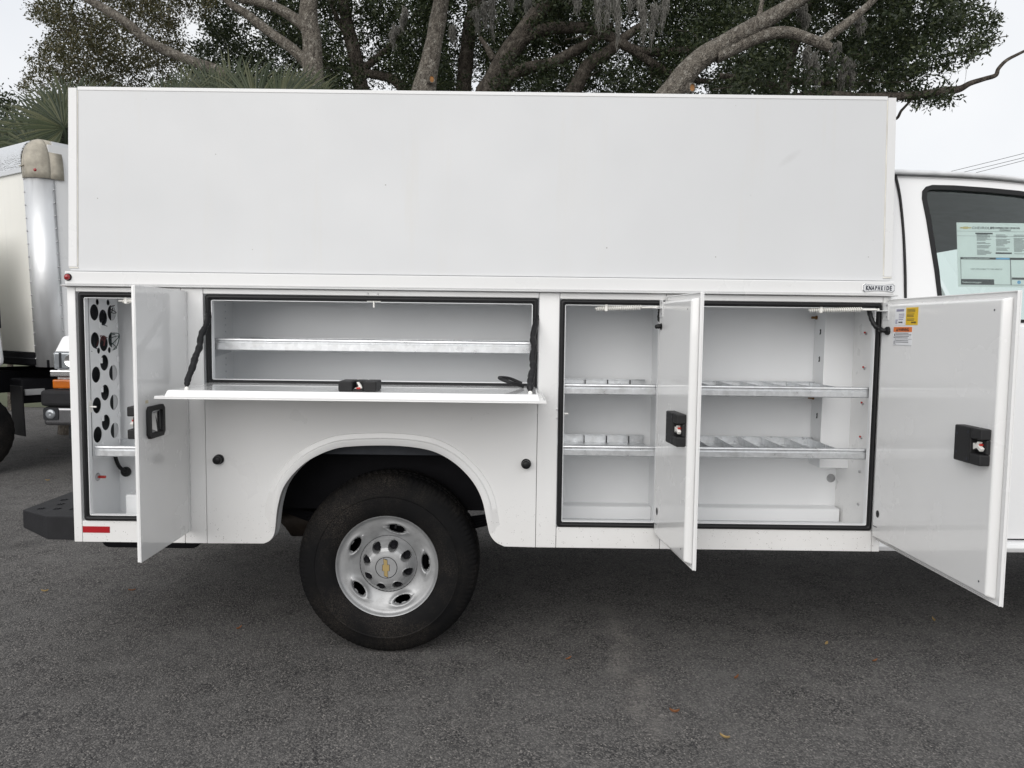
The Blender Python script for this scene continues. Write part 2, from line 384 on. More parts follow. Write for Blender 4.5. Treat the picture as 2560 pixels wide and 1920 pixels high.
# raised flare round the arch
core = ap[6:-6]
def offs(path, d):
    out = []
    for i,p in enumerate(path):
        a = path[max(i-1,0)]; b = path[min(i+1,len(path)-1)]
        tx,tz = b[0]-a[0], b[1]-a[1]; L = math.hypot(tx,tz); out.append((p[0]-tz/L*d, p[1]+tx/L*d))
    return out
fl = MB(); sec = [(0,.012),(0,-.012),(.008,-.016),(.026,-.014),(.031,-.006),(.050,-.004),(.055,.004)]
rings = [offs(core,d) for d,_ in sec]; n = len(core); vs = []
for i in range(n):
    k = min(1, i/14, (n-1-i)/14); k = k*k*(3-2*k)
    for j,(d,y) in enumerate(sec): vs.append((rings[j][i][0], y*k + (.004)*(1-k), rings[j][i][1]))
m = len(sec); fl.add(vs, [(i*m+j,i*m+j+1,(i+1)*m+j+1,(i+1)*m+j) for i in range(n-1) for j in range(m-1)])
fl.build('wheel_arch_flare', m_white, wp, smooth=50)
for x in (-1.222,.063):
    MB().lathe([(0,.034),(.012,.034),(.017,.03),(.0185,.02),(.0165,.014),(.021,.010),(.021,0)], (x,-.0005,.848 if x<0 else .845), n=20).build('rubber_bumper_stop', m_rubber, wp, smooth=40)
# the rail with drip flange, upper box
MB().prism([(.02,1.559),(-.010,1.5675),(-.013,1.572),(-.013,1.616),(-.010,1.6205),(.02,1.6225)], -1.838,1.561,'x').build('gutter_rail', m_rail, T, bevel=.001)
MB().prism([(.018,1.5575),(-.030,1.5605),(-.031,1.5635),(-.012,1.5665),(.018,1.5665)], -1.850,1.572,'x').build('drip_flange', m_rail, T, bevel=.0008)
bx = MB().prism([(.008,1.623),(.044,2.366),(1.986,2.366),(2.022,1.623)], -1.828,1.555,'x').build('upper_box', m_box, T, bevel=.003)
lean = lambda z: .008+(z-1.623)/(2.366-1.623)*.036
def lean_strip(name, x0,x1,z0,z1,pr,mat=m_rail,th=.006):
    return MB().prism([(lean(z0)-pr,z0),(lean(z1)-pr,z1),(lean(z1)+th,z1),(lean(z0)+th,z0)], x0,x1,'x').build(name, mat, bx, bevel=.0012)
lean_strip('corner_trim', -1.832,-1.797,1.640,2.370,.005); lean_strip('corner_trim', 1.527,1.5595,1.640,2.370,.005)
lean_strip('caulk_bead', -1.797,-1.7935,1.645,2.36,.003,m_caulk); lean_strip('caulk_bead', 1.523,1.527,1.645,2.36,.003,m_caulk)
lean_strip('caulk_bead', -1.83,-1.792,1.634,1.640,.004,m_caulk); lean_strip('caulk_bead', 1.523,1.5585,1.634,1.640,.004,m_caulk)
MB().prism([(lean(2.361)-.002,2.361),(lean(2.376)-.001,2.376),(.09,2.379),(.09,2.370),(lean(2.361)+.01,2.361)], -1.7965,1.5265,'x').build('roof_edge_cap', m_rail, bx, bevel=.0015)
MB().box(-1.70,-1.52,.14,.2,2.367,2.392).build('roof_vent_flange', m_box, bx, bevel=.003)
MB().box(1.40,1.47,.10,.16,2.367,2.385).build('roof_bracket', m_caulk, bx, bevel=.003)
# clearance lamp
lp = MB().lathe([(0,.017),(.006,.0165),(.0105,.013),(.0125,.006)], (-1.8245,-.013,1.5965), n=20).build('clearance_lamp', m_redlens, T, smooth=60)
MB().lathe([(.0125,.007),(.0145,.006),(.0155,0)], (-1.8245,-.013,1.5965), n=20).build('lamp_bezel', m_rubber, lp, smooth=60)
MB().box(-1.802,-1.688,-.0014,.001,.528,.5555).build('rear_reflector', m_reflector, T, bevel=.0005)

# closed body behind the face: rear wall, floor, far side, bulkhead
box('rear_wall', (-1.836,-1.812,.061,YF,ZB,1.62), m_white, T); box('front_bulkhead', (1.535,1.556,.061,YF,ZB,1.62), m_white, T)
box('far_side_wall', (-1.81,1.533,YF-.02,YF,ZB,1.62), m_white, T); box('body_floor', (-1.81,1.533,.46,YF-.021,.80,.83), m_chassis, T)
box('body_ceiling', (-1.81,1.533,.46,YF-.021,1.60,1.62), m_inner, T)

# compartments: liner walls with real depth, seal, contents
def liner(name, x0,x1,z0,z1,d, parent=T):
    o = MB()
    t = .006
    o.box(x0,x1,d,d+t,z0,z1).box(x0-t,x0,.0205,d+t,z0-t,z1+t).box(x1,x1+t,.0205,d+t,z0-t,z1+t).box(x0,x1,.0205,d+t,z0-t,z0).box(x0,x1,.0205,d+t,z1,z1+t)
    return o.build(name, m_inner, parent, keep=True)
def seal(parent, x0,x1,z0,z1, t=.021, y=-.006):
    p = rrect(x0,x1,z0,z1,.012,4); q = rrect(x0+t,x1-t,z0+t,z1-t,.006,4); n = len(p); vs = []
    mid = [((a[0]+b[0])/2,(a[1]+b[1])/2) for a,b in zip(p,q)]
    q3 = [((a[0]+3*b[0])/4,(a[1]+3*b[1])/4) for a,b in zip(p,q)]; q1 = [((3*a[0]+b[0])/4,(3*a[1]+b[1])/4) for a,b in zip(p,q)]
    for i in range(n): vs += [(p[i][0],.010,p[i][1]),(p[i][0],y+.003,p[i][1]),(q1[i][0],y-.004,q1[i][1]),(mid[i][0],y-.006,mid[i][1]),(q3[i][0],y-.003,q3[i][1]),(q[i][0],.004,q[i][1]),(q[i][0],.020,q[i][1])]
    m = MB(); m.add(vs, [(i*7+j,i*7+j+1,((i+1)%n)*7+j+1,((i+1)%n)*7+j) for i in range(n) for j in range(6)])
    m.build('rubber_seal', m_rubber, parent, smooth=60)
    # bright folded lip just inside the seal
    w = MB(); a = rrect(x0+t,x1-t,z0+t,z1-t,.006,4); b = rrect(x0+t+.003,x1-t-.003,z0+t+.003,z1-t-.003,.004,4); n = len(a)
    w.add([(p[0],y_,p[1]) for pair in zip(a,b) for p,y_ in ((pair[0],.002),(pair[1],.002),(pair[1],.026),(pair[0],.026))], [(i*4+j,i*4+(j+1)%4,((i+1)%n)*4+(j+1)%4,((i+1)%n)*4+j) for i in range(n) for j in range(4)])
    w.build('folded_lip', m_inner, parent)
L_rear = liner('rear_compartment', -1.800,-1.372,.545,1.552,.305); seal(L_rear,-1.793,-1.376,.5805,1.5365)
L_flip = liner('upper_compartment', -1.302,.132,1.138,1.552,.40); seal(L_flip,-1.2695,.1045,1.1585,1.5345,.023)
L_c1 = liner('middle_compartment', .168,.652,.530,1.552,.40); seal(L_c1,.1945,.6285,.578,1.5315)
L_c2 = liner('front_compartment', .715,1.541,.530,1.552,.40); seal(L_c2,.7455,1.5205,.578,1.532)
# kick steps at the bottom of the compartments
for (L,x0,x1) in ((L_c1,.168,.6515),(L_c2,.715,1.527)):
    MB().prism([(.325,.531),(.325,.586),(.331,.592),(.399,.592),(.399,.531)], x0+.0005,x1,'x').build('kick_step', m_inner, L, bevel=.002)
MB().prism([(.16,.546),(.16,.650),(.165,.655),(.304,.655),(.304,.546)], -1.70,-1.373,'x').build('kick_step', m_inner, L_rear, bevel=.002)

def shelf(parent, x0,x1,zt,zb,y0,y1,div=(),xb1=None, lip=True):
    xb1 = xb1 or x1
    h = zt-zb
    pr = [(y0+.012,zt-.004),(y0+.006,zt),(y0+.001,zt-.003),(y0,zt-.008),(y0+.0035,zt-.013),(y0+.0035,zt-.017),(y0,zt-.021),(y0,zb+.004),(y0+.004,zb),(y0+.022,zb+.002),(y0+.022,zb+.004),(y0+.004,zb+.003),(y0+.003,zb+.006),(y0+.003,zt-.020),(y0+.0065,zt-.015),(y0+.003,zt-.007),(y0+.012,zt-.007)]
    s = MB().prism(pr, x0,x1,'x').build('shelf', m_galv, parent, smooth=30)
    MB().box(x0+.002,xb1-.002,y0+.012,y1-.004,zb+.008,zb+.0105).build('shelf_tray', m_galv, s)
    MB().prism([(y1-.004,zb+.008),(y1-.004,zt),(y1-.016,zt),(y1-.016,zt-.004),(y1-.006,zt-.004),(y1-.006,zb+.008)], x0,xb1,'x').build('back_lip', m_galv, s, bevel=.0006)
    for x in div:
        MB().box(x-.0012,x+.0012,y0+.014,y1-.007,zb+.0108,zt-.004).box(x-.001,x+.009,y1-.010,y1-.0075,zb+.012,zt-.006).build('divider', m_galv, s)
    return s
s = shelf(L_flip,-1.262,.072,1.354,1.302,.045,.385, div=[-1.15+.24*i for i in range(6)])
for x,sg in ((-1.300,1),(.130,-1)):
    MB().prism([(.05,1.3015),(.36,1.3015),(.36,1.285),(.09,1.262),(.05,1.262)], x,x+sg*.0025,'x').box(min(x,x+sg*.035),max(x,x+sg*.035),.06,.36,1.299,1.3015).build('shelf_bracket', m_galv, L_flip)
D1 = [.235+.104*i for i in range(4)]; D2 = [.845+.1082*i for i in range(6)]
for zt in (1.181,.920):
    sh=shelf(L_c1,.205,.618,zt,zt-.046,.035,.385)
    for x in D1: MB().box(x-.0014,x+.0014,.355,.3688,zt-.036,zt-.0045).build('divider_clip', m_chassis, sh)
    shelf(L_c2,.735,1.512,zt,zt-.046,.035,.385,D2,xb1=1.405)
# slotted standards with tabs on the side walls
tabs = MB()
for y in (.11,.30):
    for k in range(12): tabs.box(-1.302,-1.2985,y-.003,y+.003,1.165+.03*k,1.172+.03*k)
tabs.build('shelf_standard_slots', m_galv, L_flip)['kind'] = 'stuff'
for z in (1.40,1.27,1.01,.88):
    MB().prism([(.23,z+.012),(.242,z+.008),(.238,z),(.243,z-.008),(.230,z-.014)], .6495,.6519,'x').build('shelf_tab', m_plastic, L_c1)
# duct box in the front compartment with bolts
db = MB().box(1.405,1.5405,.278,.3995,.792,1.5515).build('wiring_duct', m_inner, L_c2, bevel=.003)
for z in (1.41,1.285,1.025): MB().prism([(.322,z+.014),(.334,z+.010),(.33,z),(.336,z-.012),(.322,z-.010)], 1.4035,1.4049,'x').build('key_slot', m_plastic, db)
for z in (1.476,1.105): MB().cyl((1.4045,.375,z),(1.380,.375,z),.006,10).cyl((1.4045,.375,z),(1.399,.375,z),.010,6).build('brass_bolt', m_brass, db)
for z,red in ((1.405,1),(1.255,1),(1.10,1),(.95,1),(.80,0),(.655,0)):
    b_ = MB().cyl((1.541,.155,z),(1.536,.155,z),.011,14).cyl((1.541,.155,z),(1.529,.155,z),.006,6).build('wall_bolt', m_bolt, L_c2)
    if red: MB().box(1.524,1.530,.152,.158,z+.001,z+.009).build('bolt_tip', m_redmark, b_)
MB().box(1.5385,1.5405,.1635,.166,.80,1.50).build('seam_line', m_plastic, L_c2)
MB().lathe([(0,.001),(.014,.001),(.0155,.004),(.019,.004),(.0205,0)], (1.512,.4,.722), n=24).build('drain_port', m_bolt, L_c2, smooth=40)
# perforated electrical panel in the rear compartment
holes = []
for y in (.075,.213):
    for z in (1.455,1.337,1.191,1.060,.934): holes.append(circle(y,z,.0345))
for z in (1.434,1.323,1.239,1.109,.978): holes.append(circle(.143,z,.0345))
for y,z in ((.1,1.4995),(.186,1.5),(.1,1.292),(.187,1.292)): holes.append(circle(y,z,.0135,14))
pp = plate('perforated_panel', [(.035,.835),(.262,.835),(.262,1.535),(.035,1.535)], holes, .003, lambda a,b,c:(-1.770+c,a,b), m_inner, L_rear)
MB().box(-1.7993,-1.7975,.036,.262,.84,1.535).build('cavity_shade_plate', m_trim, pp)  # added dark plate, stands in for the shade inside the cavity behind the holes
MB().box(-1.7985,-1.772,.032,.0345,.835,1.535).build('panel_flange', m_inner, pp, bevel=.0008)
for y in (.115,.252):
    for k,z in enumerate((1.40,1.25,1.125,1.0,.885)):
        MB().box(-1.7683,-1.763,y-.008,y+.004,z-.012,z+.012).build('bent_tab', m_inner, pp, bevel=.001)
for col_,(ya,yb,z0) in zip((m_rubber,m_navy,m_rubber,plain('maroon_wire',(.12,.03,.03),.5),m_navy,plain('green_wire',(.02,.06,.05),.5)), ((.05,.09,1.45),(.13,.17,1.42),(.20,.23,1.46),(.12,.16,1.32),(.05,.10,1.33),(.20,.245,1.335))):
    w = MB()
    for q in range(2):
        pts = [(-1.785+random.uniform(-.008,.03), random.uniform(ya-.01,yb+.01), z0+random.uniform(-.045,.045)) for _ in range(5)]
        w.tube(spline(pts,5), .0017, 6)
    w.build('wire_bundle', col_, pp, smooth=60)
s = shelf(L_rear,-1.762,-1.374,.893,.846,.035,.26)
MB().lathe([(0,.006),(.014,.006),(.018,.002),(.018,0)], (-1.7995,.12,.742), ax=(1,0,0), n=20).build('ground_stud', m_bolt, L_rear, smooth=40)
MB().cyl((-1.798,.12,.742),(-1.765,.12,.742),.006,8).build('ground_stud', m_redmark, L_rear)
gr = MB().lathe([(0,.018),(.012,.018),(.022,.010),(.023,.004),(.023,0)], at(316,1179,.30), n=20).build('cable_grommet', m_rubber, L_rear, smooth=40)
MB().tube(spline([at(283,1105,.26),at(288,1140,.25),at(296,1163,.26),at(306,1174,.27),at(316,1179,.29)],6), .0085, 10).build('cable', m_rubber, gr, smooth=60)
# strikers (white pins) and rivet heads on the frames
for (x,z,dx) in ((-1.772,1.060,1),(.203,1.056,1)):
    o = MB().box(x-.004,x+.004,.012,.04,z-.026,z+.026).build('striker', m_whiteplastic, T, bevel=.002)
    MB().cyl((x,.02,z),(x+.034,.012,z),.0035,8).build('striker_pin', m_whiteplastic, o)
for x in (-1.788,.1885):
    for z in (1.075,1.038): MB().ball((x,-.001,z),.0045,8,4,(1,.6,1)).build('rivet', m_rail, T, smooth=60)
o = MB().box(-.602,-.545,-.003,.012,1.511,1.517).build('striker', m_whiteplastic, T, bevel=.001)
MB().cyl((-.573,-.006,1.514),(-.573,-.006,1.488),.0035,8).build('striker_pin', m_whiteplastic, o)
for x in (-.598,-.556): MB().ball((x,-.001,1.545),.0045,8,4,(1,.6,1)).build('rivet', m_rail, T, smooth=60)

# ---- doors: local frame u (hinge -> free edge), w (outward), z
def frame(hx, hy, ang):
    e = Vector((math.cos(ang), math.sin(ang))); nn = Vector((-e.y, e.x))
    return lambda u,w,z: (hx+e.x*u+nn.x*w, hy+e.y*u+nn.y*w, z)
DZ0, DZ1 = .540, 1.547
def latch(parent, xf, u0,u1, z0,z1, w, sgn=-1, red=True):         # moulded latch box with an open claw slot
    d = .036*sgn
    uc = u1-.052
    lt = MB(xf)
    lo,hi = sorted((w,w+d))
    for b in ((u0,uc,lo,hi,z0,z1),(uc,u1,lo,hi,z0,z0+.036),(uc,u1,lo,hi,z1-.036,z1),(uc,u1,min(w,w+d*.4),max(w,w+d*.4),z0+.036,z1-.036)): lt.box(*b)
    o = lt.build('latch_housing', m_plastic, parent, bevel=.0045, seg=2)
    mz = (z0+z1)/2
    c = MB(xf).prism([(uc+.006,mz-.012),(uc+.022,mz-.004),(uc+.04,mz-.014),(uc+.046,mz-.004),(uc+.028,mz+.006),(uc+.036,mz+.016),(uc+.026,mz+.017),(uc+.016,mz+.006),(uc+.004,mz+.010)],0,1)
    c.v = []; c.f = []
    pl = [(uc+.006,mz-.012),(uc+.022,mz-.004),(uc+.04,mz-.014),(uc+.046,mz-.004),(uc+.028,mz+.006),(uc+.036,mz+.016),(uc+.026,mz+.017),(uc+.016,mz+.006),(uc+.004,mz+.010)]
    n = len(pl); c.add([(a,w+d*.45,b) for a,b in pl]+[(a,w+d*.8,b) for a,b in pl], [tuple(range(n)),tuple(range(n,2*n))]+[(i,(i+1)%n,n+(i+1)%n,n+i) for i in range(n)])
    c.build('latch_claw', m_whiteplastic, o, bevel=.001)
    if red: MB(xf).box(uc+.024,uc+.036,*sorted((w+d*.42,w+d*.7)),mz+.004,mz+.010).build('latch_pawl', m_redmark, o)
    hs = MB(xf)
    for (u,z) in ((u0+.016,z0+.03),(u0+.016,z1-.028),(uc-.012,z0+.014),(uc-.012,z1-.016)):
        hs.v += []
        cxy = [xf(u+.0045*math.cos(t*math.pi/4), w+d*1.012, z+.0055*math.sin(t*math.pi/4)) for t in range(8)]
        k = len(hs.v); hs.v += cxy; hs.f.append(tuple(range(k,k+8)))
    hs.build('screw_hole', m_navy, o, keep=True)
    return o
def door(hx, hy, ang, wd, name, label):
    xf = frame(hx,hy,ang)
    d = MB(xf).box(.004,wd,-.004,0,DZ0,DZ1).build(name, m_door, T, bevel=.0012); d['label'] = label
    fl = MB(xf)                                              # folded hem along the free edge, top and bottom
    fl.box(wd-.004,wd-.0005,-.014,-.0045,DZ0+.002,DZ1-.002).box(.01,wd-.0045,-.012,-.0045,DZ1-.004,DZ1-.0005).box(.01,wd-.0045,-.012,-.0045,DZ0+.0005,DZ0+.004)
    fl.build('folded_hem', m_door, d, bevel=.001)
    pn = MB(xf)                                              # pressed inner pan
    u0,u1,z0,z1 = .008,wd-.040,DZ0+.022,DZ1-.026
    pn.add([(u0,-.0045,z0-.008),(u1+.012,-.0045,z0-.008),(u1+.012,-.0045,z1+.008),(u0,-.0045,z1+.008),(u0+.002,-.034,z0),(u1,-.034,z0),(u1,-.034,z1),(u0+.002,-.034,z1)],[(0,3,2,1),(4,5,6,7),(0,1,5,4),(1,2,6,5),(2,3,7,6),(3,0,4,7)])
    ip = pn.build('inner_panel', m_door, d, bevel=.006, seg=3)
    hg = MB()                                               # piano hinge
    p0 = Vector(xf(0,-.001,DZ0+.004)); hg.cyl(p0, p0+Vector((0,0,DZ1-DZ0-.008)), .0048, 10)
    for k in range(27):
        z = DZ0+.01+k*.037
        hg.cyl((p0.x,p0.y,z),(p0.x,p0.y,z+.018),.0062,10)
    hg.build('piano_hinge', m_rail, d, smooth=40)
    return d, xf, ip
d_r, x_r, ip = door(-1.3475,-.006, R(-89.2), .432, 'compartment_door', 'rear compartment door with black paddle handle')
latch(d_r, x_r, .235,.372, .985,1.105, -.034)
# outer paddle handle in a recessed dark bezel
hb = [( u,z) for u,z in rrect(.238,.372,.985,1.105,.016)]
hi_ = rrect(.258,.350,1.003,1.087,.012)
hb = [(.238,1.002),(.252,.985),(.358,.985),(.372,1.0),(.372,1.092),(.360,1.105),(.252,1.105),(.238,1.091)]
hd = plate('paddle_handle', hb, [hi_], .012, lambda a,b,c: x_r(a,.0065+c,b), m_plastic, d_r, bevel=.003)
pad = MB(x_r).add([(.259,.001,1.004),(.349,.001,1.004),(.349,.001,1.086),(.259,.001,1.086)],[(0,1,2,3)]).build('handle_recess', m_cab, hd, keep=True)
MB(x_r).add([(.262,.0015,1.005),(.30,.0085,1.005),(.345,.0085,1.02),(.347,.0015,1.083),(.318,.0085,1.076),(.262,.0015,1.083)],[(0,1,4,5),(1,2,4),(2,3,4)]).build('paddle', m_chrome, hd)
MB(x_r).box(.352,.374,.0003,.0009,1.118,1.129).build('inspection_sticker', plain('cream_sticker',(.62,.56,.42),.5), d_r)
d_m, x_m, ip_m = door(.6335,-.006, R(-84.6), .447, 'compartment_door', 'middle compartment door seen from its inner side')
latch(ip_m, x_m, .258,.395, .985,1.105, -.0345)
d_f, x_f, ip_f = door(1.548,-.006, R(-87.8), .775, 'compartment_door', 'wide front compartment door carrying warning labels inside')
latch(ip_f, x_f, .585,.722, .985,1.105, -.0345)
W0 = -.0342
def disc(xf,u,w,z,ru,rz,name,mat,parent,n=16):
    m = MB(xf); m.add([(u,w,z)]+[(u+ru*math.cos(2*math.pi*i/n),w,z+rz*math.sin(2*math.pi*i/n)) for i in range(n)],[(0,1+i,1+(i+1)%n) for i in range(n)]); return m.build(name,mat,parent,keep=True)
for xf,ip,wd in ((x_m,ip_m,.447),(x_f,ip_f,.775)):
    disc(xf,.052,W0-.0008,.664,.0125,.0155,'drain_plug',m_rubber,ip)
    disc(xf,wd-.075,W0-.0006,1.487,.0035,.0035,'vent_hole',m_navy,ip,10); disc(xf,wd-.075,W0-.0006,.600,.0035,.0035,'vent_hole',m_navy,ip,10)
    MB(xf).box(.020,.050,W0-.0008,W0-.0002,.606,.6085).build('drain_slot', m_navy, ip)
    br = MB(xf).box(.022,.064,W0-.003,W0-.0003,1.462,1.532).build('stay_bracket', m_rail, ip, bevel=.004)
    MB(xf).box(.020,.060,W0-.034,W0-.003,1.4965,1.4995).build('bracket_shelf', m_rail, br, bevel=.001)
    for q in (1.475,1.52):
        disc(xf,.052,W0-.0034,q,.004,.004,'bracket_rivet',m_bolt,br,10)
# labels inside the front door
def lab(u0,u1,z0,z1,mat,name): return MB(x_f).box(u0,u1,W0-.0007,W0-.0002,z0,z1).build(name, mat, ip_f)
def lx(u,z): return lambda a,b,c: x_f(u+a, W0-.0011-c*.2, z+b)
def bars(parent, u0,u1,zs,h,mat,name='printed_line',xf=None):
    m = MB(x_f)
    for z in zs:
        e = u1-random.uniform(0,.25)*(u1-u0); m.box(u0,e,W0-.0011,W0-.0007,z,z+h)
    m.build(name,mat,parent)
LU = -.0   # labels were measured along the door
l1 = lab(.112,.186,1.441,1.508,m_paper,'serial_label')
bars(l1,.122,.176,[1.494],.009,m_lilac); bars(l1,.140,.182,[1.482,1.475,1.468,1.461],.0028,m_lilac); bars(l1,.117,.135,[1.446,1.449,1.452,1.455,1.458,1.461],.0018,m_lilac)
text('label_lettering','KNAPHEIDE',.0075,lx(.140,1.449),m_ink,l1,bold=.0003,sx=.72)
l2 = lab(.190,.272,1.441,1.508,m_yellow,'care_label')
bars(l2,.198,.256,[1.500,1.495,1.490,1.482,1.477,1.472,1.463,1.458],.0019,m_ink); text('label_lettering','KNAPHEIDE',.0085,lx(.228,1.448),m_ink,l2,bold=.0003,sx=.72)
l3 = lab(.106,.238,1.362,1.434,m_paper,'warning_label')
MB(x_f).box(.1065,.2375,W0-.0011,W0-.0007,1.414,1.4335).build('orange_band',m_orange,l3)
text('label_lettering','WARNING',.0155,lambda a,b,c: x_f(.142+a,W0-.0016-c*.2,1.418+b),m_ink,l3,bold=.0003)
MB(x_f).add([(.126,W0-.0014,1.417),(.140,W0-.0014,1.417),(.133,W0-.0014,1.430)],[(0,1,2)]).build('warning_triangle',m_ink,l3,keep=True)
bars(l3,.126,.236,[1.408,1.402,1.396,1.390],.0026,m_inkgrey); bars(l3,.126,.236,[1.379,1.373],.0026,m_inkgrey)
MB(x_f).box(.1065,.2375,W0-.0011,W0-.0007,1.3855,1.3865).box(.1235,.1245,W0-.0011,W0-.0007,1.362,1.4135).box(.1065,.2375,W0-.0011,W0-.0007,1.362,1.363).box(.109,.121,W0-.0011,W0-.0007,1.391,1.395).box(.113,.120,W0-.0011,W0-.0007,1.398,1.407).box(.112,.118,W0-.0011,W0-.0007,1.366,1.380).build('printed_box',m_inkgrey,l3)
# stay rods with springs, cable sleeves
def stay(p0, p1, pb, parent=T, s0=.10, s1=.72, turns=24):
    p0 = Vector(p0); p1 = Vector(p1); d = p1-p0
    o = MB().tube([p0,p1]+[p1+(Vector(pb)-p1)*t+Vector((0,0,.003*math.sin(t*3.1))) for t in (.3,.7,1)], .0042, 10).build('door_stay', m_whiteplastic, parent, smooth=60)
    t_ = d.normalized(); n1 = t_.cross(Vector((0,0,1))).normalized(); n2 = t_.cross(n1)
    a,b = p0+d*s0, p0+d*s1; L=(b-a); pts = []
    for i in range(turns*8+1):
        th = i*math.pi/4; pts.append(a+L*(i/(turns*8))+n1*.0082*math.cos(th)+n2*.0082*math.sin(th))
    MB().tube(pts,.0029,5).build('stay_spring', m_whiteplastic, o, smooth=60)
    q = p0+d*.17; MB().box(q.x-.006,q.x+.006,q.y-.014,q.y+.014,q.z-.013,q.z+.022).build('stay_guide', m_whiteplastic, o, bevel=.003)
    return o
stay(at(1488,771,.02), at(1648,768,-.02), x_m(.035,W0-.028,1.4995), s0=.02,s1=.72)
stay(at(2021,775,.02), at(2196,774,-.02), x_f(.035,W0-.028,1.4995), s0=.02,s1=.76)
stay(at(297,752,.02), at(420,752,-.005), (-1.385,-.02,1.503))
def sleeve(pts, parent, gp=None, ax=None, r=.0085):
    P = spline(pts,6); MB().tube(P,[r*(1+.12*math.sin(i*2.1)) for i in range(len(P))],10).build('cable_sleeve', m_rubber, parent, smooth=60)
sleeve([(.612,.03,1.515),(.606,-.004,1.485),(.603,-.012,1.455),(.615,-.02,1.432),x_m(.040,W0-.018,1.424),x_m(.044,W0-.004,1.424)], T)
g1 = disc(x_m,.046,W0-.002,1.424,.014,.014,'sleeve_grommet',m_rubber,ip_m)
sleeve([(1.478,.03,1.52),(1.476,-.006,1.47),(1.488,-.02,1.437),(1.507,-.028,1.424),x_f(.050,W0-.02,1.420),x_f(.062,W0-.004,1.418)], T, r=.0095)
MB().lathe([(0,.012),(.010,.012),(.0165,.008),(.017,0)], x_f(.066,W0,1.418), ax=(-1,-.04,0), n=18).build('sleeve_grommet', m_rubber, ip_f, smooth=50)

# flip-down door of the upper compartment, lying open
xq = lambda u,w,z: (u, w, z)
fd = MB().box(-1.287,.1255,-.432,-.012,1.1405,1.1445).build('flip_down_door', m_door, T, bevel=.0015)
MB().box(-1.285,.1235,-.4315,-.4275,1.1448,1.1515).box(-1.286,-1.2825,-.427,-.02,1.1448,1.150).box(.121,.1245,-.427,-.02,1.1448,1.150).build('folded_hem', m_door, fd, bevel=.001)
fp = MB().add([(-1.262,-.410,1.1447),(.104,-.410,1.1447),(.104,-.016,1.1447),(-1.262,-.016,1.1447),(-1.253,-.402,1.171),(.096,-.402,1.171),(.096,-.018,1.171),(-1.253,-.018,1.171)],[(0,3,2,1),(4,5,6,7),(0,1,5,4),(1,2,6,5),(2,3,7,6),(3,0,4,7)]).build('inner_panel', m_door, fd, bevel=.006, seg=3)
MB().box(-1.265,.10,-.0125,-.006,1.137,1.158).build('piano_hinge', m_rail, fd, bevel=.002)
lf = lambda u,w,z: (-.637+u, -.372+ (z), 1.171-w)          # latch lying on the open door, u along x, z towards the hinge
o = MB().box(-.637,-.585,-.375,-.265,1.1715,1.209).box(-.545,-.497,-.375,-.265,1.1715,1.209).box(-.585,-.545,-.325,-.265,1.1715,1.209).box(-.585,-.545,-.375,-.325,1.1715,1.180).build('latch_housing', m_plastic, fp, bevel=.005)
MB().prism([(-.580,1.182),(-.562,1.190),(-.570,1.205),(-.562,1.206),(-.552,1.192),(-.549,1.183)], -.372,-.36).build('latch_claw', m_whiteplastic, o, bevel=.001)
MB().box(-.570,-.556,-.374,-.362,1.1805,1.187).build('latch_pawl', m_redmark, o)
MB().tube(spline([(.045,-.10,1.178),(.0,-.13,1.192),(-.04,-.12,1.205),(-.05,-.08,1.21),(-.01,-.055,1.205),(.04,-.05,1.185)],6),.007,8).build('cable_loop', m_rubber, fp, smooth=60)
for (tp,bp) in (((-1.262,.028,1.485),(-1.205,-.345,1.176)), ((.095,.028,1.475),(.068,-.345,1.176))):
    tp=Vector(tp); bp=Vector(bp); P=[]; rr=[]
    for i in range(61):
        t=i/60; p=tp.lerp(bp,t)+Vector((noise.noise((t*5,tp.x,0))*.010, noise.noise((t*6,3,tp.x))*.010, -.012*math.sin(t*math.pi)))
        P.append(p); k=min(1,i/3,(60-i)/3); rr.append((.0045+.0075*k)*(1+.28*noise.noise((t*24,tp.x*5,1))+.16*noise.noise((t*60,tp.x*5,4))))
    o = MB().tube(P,rr,12).build('restraint_cable', m_rubber, T, smooth=80); o['label']='wrinkled black sleeve over the restraint cable'
    for e,dz in ((tp,.012),(bp,-.004)): MB().ball((e.x,e.y,e.z+dz),.008,10,6).build('cable_end', m_whiteplastic, o, smooth=60)

# badge on the rail
bz = 1.5925; bx0,bx1 = 1.430,1.5635
def badge(in_, th):
    x0,x1 = bx0+in_,bx1-in_; h=.0185-in_; top=[]; bot=[]
    for i in range(13):
        t=i/12; x=x0+.010+(x1-x0-.020)*t; s_=.0055*(1-(2*t-1)**2); top.append((x,bz+h-s_)); bot.append((x,bz-h+s_))
    return bot+[(x1,bz-h+.008),(x1,bz+h-.008)]+top[::-1]+[(x0,bz+h-.008),(x0,bz-h+.008)]
bd = MB().prism(badge(0,0),-.0165,-.0132).build('maker_badge', m_chrome, T, bevel=.001)
MB().prism(badge(.0016,0),-.0172,-.0166).build('badge_border', m_navy, bd)
MB().prism(badge(.0028,0),-.0180,-.0173).build('badge_field', m_chrome, bd)
word='KNAPHEIDE'
for i,ch in enumerate(word):
    t=(i+.5)/len(word); h=1-.0*t; k=(2*t-1)**2
    cx=bx0+.0125+(bx1-bx0-.025)*t; sz=.0215+.007*k
    text('badge_letter', ch, sz, lambda a,b,c,cx=cx,sz=sz: (cx+a, -.0186-c, bz-sz*.355+b), m_navy, bd, bold=.0009, ext=.0005, align='CENTER', sx=.62)

